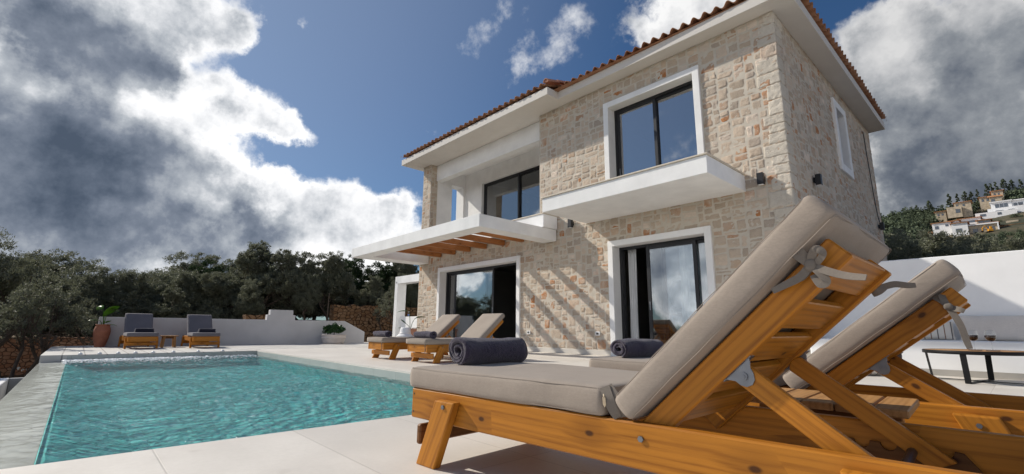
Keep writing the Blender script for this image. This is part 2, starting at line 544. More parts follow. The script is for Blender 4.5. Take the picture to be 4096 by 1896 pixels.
# villa stone: colour of each stone comes with the mesh, veining and rust from noise
def m_stone(name, dim=1.0):
    m, nt = newmat(name); t = NT(nt); p = t.coord()
    col = t.attr('tint', 'Color'); rust = t.attr('tint', 'Alpha')
    n1 = t.noise(p, 14, 6, .7); n2 = t.noise(p, 5, 5, .65, .6); n3 = t.noise(p, 70, 4, .7)
    c = t.mix(t.mapr(n1, .3, .75, 0, .45), col, (.40 * dim, .345 * dim, .275 * dim))
    c = t.mix(t.mapr(n3, .5, .8, 0, .35), c, (.62 * dim, .57 * dim, .49 * dim))
    grime = t.mapr(t.noise(p, 9, 6, .75), .58, .75, 0, .5)
    c = t.mix(grime, c, (.20 * dim, .17 * dim, .14 * dim))
    rf = t.math('MULTIPLY', rust, t.mapr(n2, .34, .62, 0, 1))
    c = t.mix(rf, c, t.mix(n1, (.50, .20, .06), (.36, .17, .085)))
    h = t.math('ADD', n1, t.math('MULTIPLY', n3, .35))
    t.out(t.bsdf(c, .9, t.bump(h, .9, .018), **{'Specular IOR Level': .2}))
    MAT[name] = m
m_stone('villa_stone')

def m_mortar():
    m, nt = newmat('mortar'); t = NT(nt); p = t.coord()
    n1 = t.noise(p, 6, 5, .65); n2 = t.noise(p, 60, 4, .7)
    c = t.mix(t.mapr(n1, .3, .7), (.50, .45, .38), (.60, .55, .47))
    t.out(t.bsdf(c, .95, t.bump(t.math('ADD', n1, t.math('MULTIPLY', n2, .3)), .5, .01), **{'Specular IOR Level': .15}))
    MAT['mortar'] = m
m_mortar()

# dry rubble of the field terraces
def m_rubble(name, c1, c2, sc, joint=(.05, .035, .025)):
    m, nt = newmat(name); t = NT(nt); p = t.coord()
    pw = t.vmath('ADD', p, t.vmath('MULTIPLY', t.noise(p, 2.5, 3, out='Color'), (.12, .12, .12)))
    ps = t.scale(pw, (1, 1, 1.5))
    v = t.n('ShaderNodeTexVoronoi', feature='DISTANCE_TO_EDGE', ins={'Vector': ps, 'Scale': sc, 'Randomness': .9}).outputs['Distance']
    vc = t.n('ShaderNodeTexVoronoi', ins={'Vector': ps, 'Scale': sc, 'Randomness': .9}).outputs['Color']
    f = t.n('ShaderNodeSeparateColor', ins={'Color': vc}).outputs[0]
    n1 = t.noise(p, 9, 5, .7)
    c = t.mix(f, c1, c2)
    c = t.mix(t.mapr(n1, .4, .75, 0, .5), c, tuple(x * .5 for x in c1))
    e = t.mapr(v, .02, .09, 0, 1, True)
    c = t.mix(e, joint, c)
    h = t.math('ADD', t.math('MULTIPLY', e, .8), t.math('MULTIPLY', n1, .3))
    t.out(t.bsdf(c, .95, t.bump(h, .9, .05), **{'Specular IOR Level': .15}))
    MAT[name] = m
m_rubble('red_rubble', (.30, .135, .07), (.40, .24, .15), 7.0, (.10, .055, .035))
m_rubble('brown_rubble', (.22, .115, .055), (.32, .20, .115), 4.6, (.06, .035, .02))

def m_roof():
    m, nt = newmat('roof_tile'); t = NT(nt); p = t.coord()
    n1 = t.noise(p, 4, 4, .6); n2 = t.noise(p, 45, 4, .7)
    vor = t.n('ShaderNodeTexVoronoi', ins={'Vector': t.scale(p, (4.76, 4.76, 0)), 'Scale': 1.0}).outputs['Color']
    f = t.n('ShaderNodeSeparateColor', ins={'Color': vor}).outputs[1]
    c = t.mix(f, (.27, .125, .07), (.38, .205, .125))
    c = t.mix(t.mapr(n1, .4, .7, 0, .5), c, (.24, .11, .06))
    c = t.mix(t.mapr(n2, .5, .8, 0, .4), c, (.48, .29, .18))
    t.out(t.bsdf(c, .85, t.bump(n2, .4, .004), **{'Specular IOR Level': .2}))
    MAT['roof_tile'] = m
m_roof()

# pool
def m_water():
    m, nt = newmat('pool_water'); t = NT(nt); p = t.pos()
    h = t.math('ADD', t.noise(t.scale(p, (15, 19, 1)), 1, 4, .6, .4), t.math('MULTIPLY', t.noise(t.scale(p, (42, 50, 1)), 1, 3, .55), .3))
    nrm = t.bump(h, .9, .022)
    fr = t.n('ShaderNodeFresnel', ins={'IOR': 1.32, 'Normal': nrm}).outputs[0]
    tr = t.n('ShaderNodeBsdfTransparent', ins={'Color': (.82, .97, .965, 1)}).outputs[0]
    gl = t.n('ShaderNodeBsdfGlossy', ins={'Color': (1, 1, 1, 1), 'Roughness': .03, 'Normal': nrm}).outputs[0]
    t.out(t.n('ShaderNodeMixShader', ins={0: fr, 1: tr, 2: gl}).outputs[0])
    MAT['pool_water'] = m
    m, nt = newmat('film_water'); t = NT(nt); p = t.pos()
    h = t.math('ADD', t.noise(t.scale(p, (14, 40, 1)), 1, 4, .6, .4), t.math('MULTIPLY', t.noise(t.scale(p, (40, 90, 1)), 1, 3, .55), .3))
    nrm = t.bump(h, .13, .010)
    fr = t.n('ShaderNodeFresnel', ins={'IOR': 1.11, 'Normal': nrm}).outputs[0]
    tr = t.n('ShaderNodeBsdfTransparent', ins={'Color': (.96, .988, .982, 1)}).outputs[0]
    gl = t.n('ShaderNodeBsdfGlossy', ins={'Color': (1, 1, 1, 1), 'Roughness': .05, 'Normal': nrm}).outputs[0]
    t.out(t.n('ShaderNodeMixShader', ins={0: fr, 1: tr, 2: gl}).outputs[0])
    MAT['film_water'] = m
    m, nt = newmat('pool_finish'); t = NT(nt); p = t.pos()
    pw = t.vmath('ADD', p, t.vmath('MULTIPLY', t.noise(p, 3, 3, out='Color'), (.5, .5, .5)))
    v = t.n('ShaderNodeTexVoronoi', feature='DISTANCE_TO_EDGE', ins={'Vector': pw, 'Scale': 3.4}).outputs['Distance']
    n1 = t.noise(p, 1.2, 4, .6)
    c = t.mix(t.mapr(n1, .3, .7), (.12, .72, .68), (.20, .84, .79))
    t.out(t.bsdf(c, .6))
    MAT['pool_finish'] = m
    m, nt = newmat('pool_tile'); t = NT(nt); p = t.pos()
    b = t.n('ShaderNodeTexBrick', offset=0.0, ins={'Vector': t.vmath('ADD', p, (.1, 0, .55)), 'Scale': 1.0, 'Mortar Size': .004, 'Brick Width': .6, 'Row Height': .6,
            'Color1': (.42, .44, .42, 1), 'Color2': (.38, .41, .39, 1), 'Mortar': (.28, .29, .28, 1)}).outputs['Color']
    c = t.mix(t.mapr(t.noise(p, 5, 5, .7), .35, .75, 0, .4), b, (.30, .32, .30))
    t.out(t.bsdf(c, .45))
    MAT['pool_tile'] = m
m_water()

def m_ground():
    m, nt = newmat('red_earth'); t = NT(nt); p = t.pos()
    n1 = t.noise(p, .35, 5, .6); n2 = t.noise(p, 5, 6, .7); n3 = t.noise(p, 40, 3, .7)
    c = t.mix(t.mapr(n1, .35, .65), (.15, .082, .05), (.085, .075, .035))
    c = t.mix(t.mapr(n2, .5, .75, 0, .6), c, (.20, .125, .08))
    c = t.mix(t.mapr(n3, .45, .8, 0, .4), c, (.05, .035, .022))
    t.out(t.bsdf(c, .95, t.bump(n2, .8, .06), **{'Specular IOR Level': .1}))
    MAT['red_earth'] = m
    m, nt = newmat('hill_scrub'); t = NT(nt); p = t.pos()
    n1 = t.noise(p, .06, 5, .65); n2 = t.noise(p, .6, 5, .7)
    c = t.mix(t.mapr(n1, .4, .6), (.040, .045, .024), (.13, .10, .055))
    c = t.mix(t.mapr(n2, .4, .7, 0, .8), c, (.028, .035, .018))
    t.out(t.bsdf(c, .95))
    MAT['hill_scrub'] = m
m_ground()
def m_stripe():
    m, nt = newmat('striped_cloth'); t = NT(nt); p = t.coord()
    x = t.n('ShaderNodeSeparateXYZ', ins={'Vector': p}).outputs[0]
    a = t.math('FRACT', t.math('MULTIPLY', t.math('ADD', x, 1.013), 14.5))
    st = t.math('MULTIPLY', t.math('GREATER_THAN', a, .40), t.math('LESS_THAN', a, .56))
    b = t.math('GREATER_THAN', t.math('FRACT', t.math('MULTIPLY', t.math('ADD', x, 1.013), 7.25)), .5)
    c = t.mix(st, (.68, .62, .54), t.mix(b, (.24, .13, .08), (.12, .10, .09)))
    t.out(t.bsdf(c, .9, t.bump(t.noise(p, 300, 2), .4, .002)))
    MAT['striped_cloth'] = m
m_stripe()
COV=[
(-0.915,-0.111,0.388,0.143,1.00),
(-0.914,-0.031,0.403,0.117,1.00),
(-0.917,0.034,0.397,0.069,0.90),
(-0.969,-0.090,0.228,0.163,1.00),
(-0.969,0.006,0.246,0.147,1.00),
(-0.991,-0.039,0.131,0.173,1.00),
(-0.985,0.093,0.148,0.136,1.00),
(-0.974,0.176,0.143,0.114,0.90),
(-0.865,0.092,0.493,0.078,0.75),
(-0.865,0.134,0.483,0.044,0.45),
(-0.877,-0.020,0.479,0.106,1.00),
(-0.924,0.117,0.364,0.076,0.95),
(-0.911,0.189,0.367,0.082,0.90),
(-0.903,0.243,0.354,0.050,0.70),
(-0.889,0.290,0.355,0.033,0.40),
(-0.961,0.150,0.233,0.079,1.00),
(-0.950,0.244,0.195,0.086,0.80),
(-0.933,0.247,0.263,0.036,0.50),
(-0.913,0.351,0.206,0.100,0.75),
(-0.878,0.439,0.189,0.121,0.80),
(-0.848,0.464,0.256,0.049,0.50),
(-0.914,0.382,0.137,0.156,0.80),
(-0.946,0.292,0.138,0.111,0.80),
(-0.814,0.215,0.539,0.026,0.45),
(-0.841,0.385,0.381,0.019,0.35),
(-0.783,0.488,0.385,0.032,0.35),
(-0.607,0.512,0.608,0.087,0.30),
(-0.544,0.613,0.573,0.075,0.34),
(-0.612,0.592,0.525,0.054,0.28),
(-0.676,0.500,0.541,0.053,0.24),
(-0.482,0.636,0.603,0.050,0.26),
(-0.352,0.752,0.558,0.103,0.90),
(-0.265,0.785,0.560,0.090,0.90),
(-0.398,0.744,0.536,0.057,0.50),
(-0.095,0.903,0.418,0.090,0.85),
(-0.023,0.907,0.421,0.103,1.00),
(0.044,0.925,0.378,0.122,1.00),
(-0.033,0.952,0.304,0.137,1.00),
(0.024,0.971,0.236,0.125,1.00),
(-0.099,0.964,0.246,0.114,1.00),
(-0.116,0.864,0.489,0.040,0.30),
]
DARK=[
(-0.896,-0.068,0.438,0.085,1.00),
(-0.909,0.005,0.417,0.083,1.00),
(-0.919,0.056,0.391,0.048,0.80),
(-0.935,-0.029,0.352,0.065,0.70),
(-0.963,0.083,0.256,0.068,0.80),
(-0.979,0.049,0.196,0.095,0.90),
(-0.984,0.131,0.124,0.071,0.90),
(-0.994,-0.034,0.100,0.084,0.70),
(-0.900,-0.103,0.423,0.072,0.90),
(-0.911,-0.042,0.411,0.089,0.95),
(-0.913,0.027,0.407,0.063,0.95),
(-0.910,0.058,0.411,0.036,0.60),
(-0.941,-0.103,0.321,0.092,0.70),
(-0.926,-0.004,0.378,0.055,0.50),
(-0.970,-0.074,0.232,0.122,0.90),
(-0.959,0.010,0.285,0.074,0.85),
(-0.976,0.000,0.219,0.106,1.00),
(-0.986,-0.067,0.150,0.117,1.00),
(-0.982,0.091,0.168,0.081,0.90),
(-0.949,0.058,0.310,0.036,0.40),
(-0.976,0.164,0.142,0.080,1.40),
(-0.955,0.206,0.213,0.049,1.50),
(-0.951,0.262,0.166,0.058,1.10),
(-0.906,0.384,0.177,0.047,0.50),
(-0.867,0.449,0.215,0.041,0.40),
(-0.957,0.151,0.247,0.033,1.30),
(-0.957,0.235,0.171,0.050,0.90),
(-0.991,0.033,0.127,0.092,0.90),
(-0.917,0.158,0.367,0.026,0.90),
(-0.939,0.093,0.331,0.025,0.50),
(-0.908,0.224,0.354,0.021,0.40),
(-0.063,0.946,0.318,0.104,0.55),
(-0.008,0.971,0.238,0.091,0.75),
(-0.094,0.973,0.213,0.085,0.80),
(0.037,0.944,0.327,0.095,0.60),
(0.016,0.983,0.180,0.073,0.80),
(-0.108,0.954,0.280,0.081,0.50),
(0.017,0.914,0.405,0.058,0.35),
]
LITE=[
(-0.883,-0.018,0.469,0.069,0.90),
(-0.941,-0.075,0.331,0.030,0.80),
(-0.911,-0.127,0.392,0.023,0.90),
(-0.931,0.028,0.365,0.064,0.90),
(-0.922,0.091,0.377,0.056,0.90),
(-0.900,0.012,0.436,0.034,0.50),
(-0.984,0.021,0.178,0.029,0.70),
(-0.972,0.083,0.222,0.043,0.90),
(-0.054,0.973,0.224,0.059,0.60),
(-0.086,0.908,0.410,0.067,0.50),
(-0.352,0.752,0.558,0.110,0.50),
(-0.995,0.037,0.095,0.098,0.70),
(-0.993,-0.057,0.104,0.061,0.70),
(-0.983,0.157,0.098,0.079,0.50),
]
# ---------------------------------------------------------------- camera
cam = bpy.data.cameras.new('Camera')
cam.sensor_width = 36.0; cam.lens = 1856.43 / 4096 * 36; cam.clip_start = .02; cam.clip_end = 6000
co = bpy.data.objects.new('Camera', cam); COL.objects.link(co)
az, pit, roll = 0.82885, 0.19513, 0.00855
fw = Vector((-math.sin(az) * math.cos(pit), math.cos(az) * math.cos(pit), math.sin(pit)))
r0 = Vector((math.cos(az), math.sin(az), 0)); u0 = r0.cross(fw)
rt = r0 * math.cos(roll) + u0 * math.sin(roll); up = -r0 * math.sin(roll) + u0 * math.cos(roll)
Mc = Matrix((rt, up, -fw)).transposed().to_4x4(); Mc.translation = (0, 0, .53)
co.matrix_world = Mc
S.camera = co

# ---------------------------------------------------------------- sun and sky
SUN = Vector((-1, -.42, .80)).normalized()
sl = bpy.data.lights.new('Sun', 'SUN'); sl.energy = SUN_E; sl.angle = R(.55); sl.color = (1.0, .93, .82)
so = bpy.data.objects.new('Sun', sl); COL.objects.link(so)
sl.angle = R(.8)
so.rotation_euler = SUN.to_track_quat('Z', 'Y').to_euler()

def build_sky():
    w = bpy.data.worlds.new('World'); S.world = w; w.use_nodes = True
    nt = w.node_tree
    for n in list(nt.nodes): nt.nodes.remove(n)
    t = NT(nt)
    d = t.coord('Generated')
    sky = t.n('ShaderNodeTexSky', sky_type='NISHITA', sun_disc=False)
    sky.sun_elevation = math.asin(SUN.z); sky.sun_rotation = math.atan2(SUN.x, SUN.y)
    sky.altitude = 50; sky.air_density = 1.0; sky.dust_density = .6; sky.ozone_density = 1.6
    skyc = t.mix(1.0, sky.outputs[0], SKY_TINT, 'MULTIPLY')
    # the domain of the cloud masses is warped by turbulence so their edges billow
    w1 = t.vmath('SUBTRACT', t.noise(d, 3.2, 6, .62, out='Color'), (.5, .5, .5))
    w2 = t.vmath('SUBTRACT', t.noise(d, 11.0, 6, .66, out='Color'), (.5, .5, .5))
    dw = t.vmath('ADD', d, t.vmath('ADD', t.scale(w1, (.15,) * 3), t.scale(w2, (.085,) * 3)))
    dw2 = t.vmath('ADD', d, t.vmath('ADD', t.scale(w1, (.12,) * 3), t.scale(w2, (.09,) * 3)))
    def field(blobs, vec, k=2.15):
        acc = None
        for x, y, z, r, wt in blobs:
            q = t.mapr(t.vmath('DISTANCE', vec, (x, y, z)), r * k * .62, 0, 0, wt, True)
            acc = q if acc is None else t.math('ADD', acc, q)
        return acc
    fb = t.noise(d, 5.5, 9, .60)
    fb2 = t.noise(t.vmath('ADD', d, (3.1, 1.7, .4)), 2.6, 9, .62)
    fbf = t.noise(d, 17.0, 7, .62)
    # unseen sky: broken cumulus, added and made extra bright to light the facade
    far = t.math('MULTIPLY', t.mapr(t.noise(t.vmath('ADD', d, (7.3, 2.1, 4.4)), 2.4, 6, .6), .34, .50, 0, 1, True),
                 t.mapr(t.vmath('DOT_PRODUCT', d, tuple(fw)), .45, .15, 0, 1, True))
    el = t.n('ShaderNodeSeparateXYZ', ins={'Vector': d}).outputs[2]
    far = t.math('MULTIPLY', far, t.mapr(el, .18, .36, 1, .15, True))
    cov = t.math('ADD', field(COV, dw), far)
    cov = t.math('ADD', cov, t.math('MULTIPLY', t.math('SUBTRACT', fb, .5), .9))
    cov = t.math('ADD', cov, t.math('MULTIPLY', t.math('SUBTRACT', fbf, .5), .75))
    alpha = t.mapr(cov, .24, .66, 0, 1, True)
    # how deep in shade: broad masses, broken up by turbulence at three scales
    dark = t.math('SUBTRACT', t.mapr(field(DARK, dw2), 0, 2.0, 0, .54), t.math('MULTIPLY', field(LITE, dw2), .24))
    dark = t.math('ADD', dark, t.math('MULTIPLY', t.math('SUBTRACT', fb2, .5), .85))
    dark = t.math('ADD', dark, t.math('MULTIPLY', t.math('SUBTRACT', fb, .5), .45))
    dark = t.math('ADD', dark, t.math('MULTIPLY', t.math('SUBTRACT', fbf, .5), .38))
    dark = t.math('ADD', dark, t.math('MULTIPLY', far, .04))
    # billows: lit on the side that faces the sun
    rel = t.math('SUBTRACT', t.noise(d, 6.5, 7, .58), t.noise(t.vmath('ADD', d, tuple(SUN * .04)), 6.5, 7, .58))
    dark = t.math('ADD', dark, t.math('MULTIPLY', rel, 1.2))
    rim = t.mapr(cov, .15, 1.05, -.22, .14, True)            # thin rims stay bright
    dk = t.math('ADD', t.math('ADD', dark, rim), .13, clamp=True)
    sd = t.vmath('DOT_PRODUCT', d, tuple(SUN))
    glow = t.math('ADD', t.mapr(sd, .0, .75, .66, 1.10, True), t.math('MULTIPLY', far, 1.0))  # clouds out of view brightened as fill for the facade
    tone = t.ramp(dk, [(0.0, (1.0, 1.0, 1.0)), (.20, (.76, .77, .79)), (.42, (.40, .43, .47)), (.66, (.18, .21, .265)), (.86, (.105, .132, .18)), (1.0, (.065, .088, .128))])
    cl = t.mix(1.0, t.mix(1.0, tone, (5.9, 5.9, 5.9), 'MULTIPLY'), t.n('ShaderNodeCombineColor', ins={0: glow, 1: glow, 2: glow}).outputs[0], 'MULTIPLY')
    # veil of thin bright air low over the horizon and near the sun
    veil = t.mapr(sd, .35, 1.0, 0, .38, True)
    skyv = t.mix(veil, skyc, (2.3, 2.65, 3.3))
    c = t.mix(alpha, skyv, cl)
    bg = t.n('ShaderNodeBackground', ins={'Color': c, 'Strength': SKY_E})
    o = t.n('ShaderNodeOutputWorld'); nt.links.new(bg.outputs[0], o.inputs[0])
build_sky()
S.world.cycles.sampling_method = 'MANUAL'; S.world.cycles.sample_map_resolution = 512

# ---------------------------------------------------------------- ground
def sstep(x, a, b):
    q = np.clip((x - a) / (b - a), 0, 1); return q * q * (3 - 2 * q)
def terrain_z(x, y):
    x = np.asarray(x, float); y = np.asarray(y, float)
    z = -1.05 + .0 * x
    up_l = sstep(-x, 20.2, 21.0)                       # behind the field walls on the left
    z = z + up_l * (1.0 + .9 * sstep(y, 2.5, 8.0))
    z = z + (1 - up_l) * sstep(y, 2.0, 7.5) * .75 * sstep(-x, 16.4, 17.0)
    z = z + sstep(y, 15.0, 17.0) * 1.0 * sstep(x, -14, -10)
    z = z - 3.0 * sstep(-y, 2.5, 30.0)                   # falls away towards the sea side
    d = np.hypot(x, y)
    hill = np.clip((y - 98) * .366, 0, 43.5 + np.clip(y - 217, 0, 400) * .02) * (1 + .0042 * np.minimum(x, 2)) * (.15 + .85 * sstep(x, -190, -25)) * (1 - .75 * sstep(x, 40, 260))
    hill = hill * (1 - .35 * sstep(y, 260, 600)) + 14 * sstep(y, 40, 400) * sstep(-x, 120, 500)
    n = np.stack([x, y, 0 * x], -1).reshape(-1, 3)
    b = (vnoise(n * .03, 3) * .9 + vnoise(n * .08, 4) * .4).reshape(x.shape) * sstep(y, 60, 200)
    b2 = (vnoise(n * .35, 5) * .14 + vnoise(n * 1.1, 6) * .05).reshape(x.shape)
    inside = sstep(x, -16.9, -16.3) * (1 - sstep(x, 8.5, 9)) * sstep(y, -.3, .2) * (1 - sstep(y, 15.3, 16))
    near = sstep(x, -3.4, -2.6) * (1 - sstep(x, 8.5, 9)) * sstep(y, -9, -8.4) * (1 - sstep(y, 15.3, 16))
    return z + hill + b + b2 - .6 * np.maximum(inside, near)
def axis(pts):
    o = [pts[0][0]]
    for (a, s), (b, _) in zip(pts, pts[1:]):
        n = max(1, int(round((b - a) / s)))
        o += [a + (b - a) * (k + 1) / n for k in range(n)]
    return np.array(o)
gx = axis([(-3000, 500), (-500, 60), (-100, 6), (-40, .6), (12, 4), (60, 6), (160, 40), (600, 400), (3000, 1)])
gy = axis([(-3000, 500), (-500, 60), (-60, 5), (-14, .6), (30, 4), (80, 6), (300, 40), (700, 400), (3000, 1)])
GX, GY = np.meshgrid(gx, gy, indexing='ij')
GZ = terrain_z(GX, GY)
nx, ny = GX.shape
ii = np.arange(nx * ny).reshape(nx, ny)
F4 = np.stack([ii[:-1, :-1], ii[1:, :-1], ii[1:, 1:], ii[:-1, 1:]], -1).reshape(-1, 4)
me = np_mesh('ground', np.stack([GX, GY, GZ], -1).reshape(-1, 3), F4)
g = link('ground', me, MAT['red_earth'], smooth=True); tag(g, kind='structure')
me.materials.append(MAT['hill_scrub'])
cy = GY[:-1, :-1].ravel(); me.polygons.foreach_set('material_index', (cy > 55).astype('i'))
tag(g, 'red earth and scrub ground around the villa')

# terrace: sheets with real thickness, the pool left open
def slab(name, rects, z0, z1, m, b=0.0):
    mb = MB()
    for x0, x1, y0, y1 in rects: mb.box(x0, x1, y0, y1, z0, z1, b)
    return tag(mb.obj(name, m), kind='structure')
PX0, PX1, PY0, PY1 = -11.83, -2.66, -.43, 3.07
slab('terrace', [(PX1, 8.5, -8.5, 15.7), (-12.3, PX1, PY1, 15.7)], -1.3, 0, MAT['terrace_tile'])
far_deck = MB()
far_deck.prism([(-16.75, -.12), (-16.6, -.30), (-16.3, -.40), (-12.3, -.41), (PX0, -.41), (PX0, PY1), (-12.3, PY1), (-12.3, 9.2), (-16.75, 9.2)], -1.3, -.003, 'xy')
tag(far_deck.obj('deck', MAT['old_pavers']), kind='structure')

# pool: shell, spill edge and water
pool = empty('swimming_pool', (0, 0, 0), 0, 'turquoise infinity pool with a grey overflow edge beside the terrace', 'pool')
mb = MB()
mb.prism([(-.06, -.75), (PY1, -.75), (PY1, -.30), (.40, -.30), (-.06, -.150)], PX0, PX1, 'yz')
mb.obj('basin_floor', MAT['pool_finish'], pool)
mb = MB()
mb.box(PX0 - .003, PX0 + .012, -.06, PY1, -.16, -.02); mb.box(PX1 - .012, PX1 + .003, -.06, PY1, -.16, -.02)
mb.box(PX0, PX1, PY1 - .012, PY1 + .003, -.16, -.02)
mb.obj('tile_band', MAT['pool_tile'], pool)
mb = MB()
mb.box(PX0 - .003, PX0 + .010, -.06, PY1, -.6, -.1602); mb.box(PX1 - .010, PX1 + .003, -.06, PY1, -.6, -.1602)
mb.box(PX0, PX1, PY1 - .010, PY1 + .003, -.6, -.1602); mb.box(PX0, PX1, -.062, -.0575, -.6, -.1265)
mb.obj('basin_wall', MAT['pool_finish'], pool)
mb = MB(); mb.box(PX0 - .1, PX1 + .3, -.41, -.060, -1.6, -.126, .004)
mb.obj('spill_edge', MAT['spill_stone'], pool)
# water surface
sx = np.linspace(PX0 + .013, PX1 - .013, 800); sy = np.linspace(-.405, PY1 - .013, 310)
WX, WY = np.meshgrid(sx, sy, indexing='ij')
n3 = np.stack([WX, WY, 0 * WX], -1).reshape(-1, 3)
warp = np.stack([vnoise(n3 * 1.3, 21), vnoise(n3 * 1.3, 22), 0 * n3[:, 0]], 1) * .35
h = vnoise((n3 + warp) * [4.6, 5.6, 1], 1) * .0028 + vnoise((n3 + warp) * [9, 11, 1], 2) * .0046 + vnoise((n3 + warp * .6) * [19, 22, 1], 8) * .0032 + vnoise((n3 + warp * .5) * [33, 36, 1], 14) * .0012
far_b = sstep(-n3[:, 0], 10.6, 11.7) * sstep(n3[:, 1], -.1, .3)
h = h * 1.6 * (1 + .5 * far_b) + far_b * vnoise(n3 * 26, 9) * .006
edge = sstep(n3[:, 1], -.40, -.02)
h = h * (.07 + .93 * edge)
me = np_mesh('pool_water', np.stack([n3[:, 0], n3[:, 1], -.113 + h - .010 * (1 - sstep(n3[:, 1], -.43, -.30))], 1),
             (lambda q: np.stack([q[:-1, :-1], q[1:, :-1], q[1:, 1:], q[:-1, 1:]], -1).reshape(-1, 4))(np.arange(WX.size).reshape(WX.shape)))
wt = link('water', me, MAT['pool_water'], smooth=True); tag(wt, kind='structure')
me.materials.append(MAT['film_water'])
me.polygons.foreach_set('material_index', (np.repeat(sy[None, :-1], len(sx) - 1, 0).ravel() < -.062).astype('i'))
# foam where the jets churn the water under the far coping
V = []; F = []
for k in range(3600):
    x = -11.80 + abs(rng.normal(0, .26 + .30 * (k % 3 == 0))); y = rng.uniform(-.1, 3.0)
    if rng.random() > (.95 if y < 1.9 else .35): continue
    r = rng.uniform(.004, .015) * (1.25 if x < -11.55 else .75); z = -.108 + rng.uniform(0, .028) * max(0, 1 - (x + 11.8) / .5)
    b = len(V)
    for dx, dy, dz in ((1, 0, 0), (-1, 0, 0), (0, 1, 0), (0, -1, 0), (0, 0, 1), (0, 0, -1)):
        V.append((x + dx * r * rng.uniform(.8, 2.0), y + dy * r * rng.uniform(.8, 2.6), z + dz * r * .6))
    for a in ((0, 2, 4), (2, 1, 4), (1, 3, 4), (3, 0, 4), (2, 0, 5), (1, 2, 5), (3, 1, 5), (0, 3, 5)): F.append([b + q for q in a])
fo = link('foam', np_mesh('foam', np.array(V), np.array(F)), MAT['foam_white'])
tag(fo, 'white foam churned up along the far pool edge', kind='stuff')
for k, y in enumerate((.11, .38, .65, .91, 1.19, 1.52, 1.95, 2.4)):
    if k == 0:
        mb = MB(); mb.lathe([(.036, 0), (.036, .008), (.030, .02), (.018, .031), (.004, .035)], 14)
        dome = mb.obj('jet_cap', MAT['plastic_white'], None, True)
    else:
        dome = dome.copy(); COL.objects.link(dome)
    dome.location = (-11.90, y, -.003)
    tag(dome, 'small white jet cap on the far coping, one of the row', 'jet cap', 'white jet caps along the far coping')
# overflow channel below the spill edge
ch = empty('overflow_channel', (0, 0, 0), 0, 'white walled overflow channel below the left pool edge', 'channel')
mb = MB(); mb.box(-13.0, -2.0, -1.0, -.80, -1.6, -.45, .01); mb.obj('channel_wall', MAT['wall_white'], ch)
mb = MB(); mb.box(-13.0, -12.85, -.797, -.30, -1.6, -.452, .01); mb.obj('end_wall', MAT['concrete_grey'], ch)
# ---------------------------------------------------------------- villa
villa = empty('villa', (-7.85, 11.8, 0), 0, 'two storey stone villa with white trim and a red tiled roof', 'house')
VO = Vector(villa.location)
def vpart(o):
    o.parent = villa; o.location = -VO; return o
def in_rect(x, y, rs):
    return any(a < x < b and c < y < d for a, b, c, d in rs)

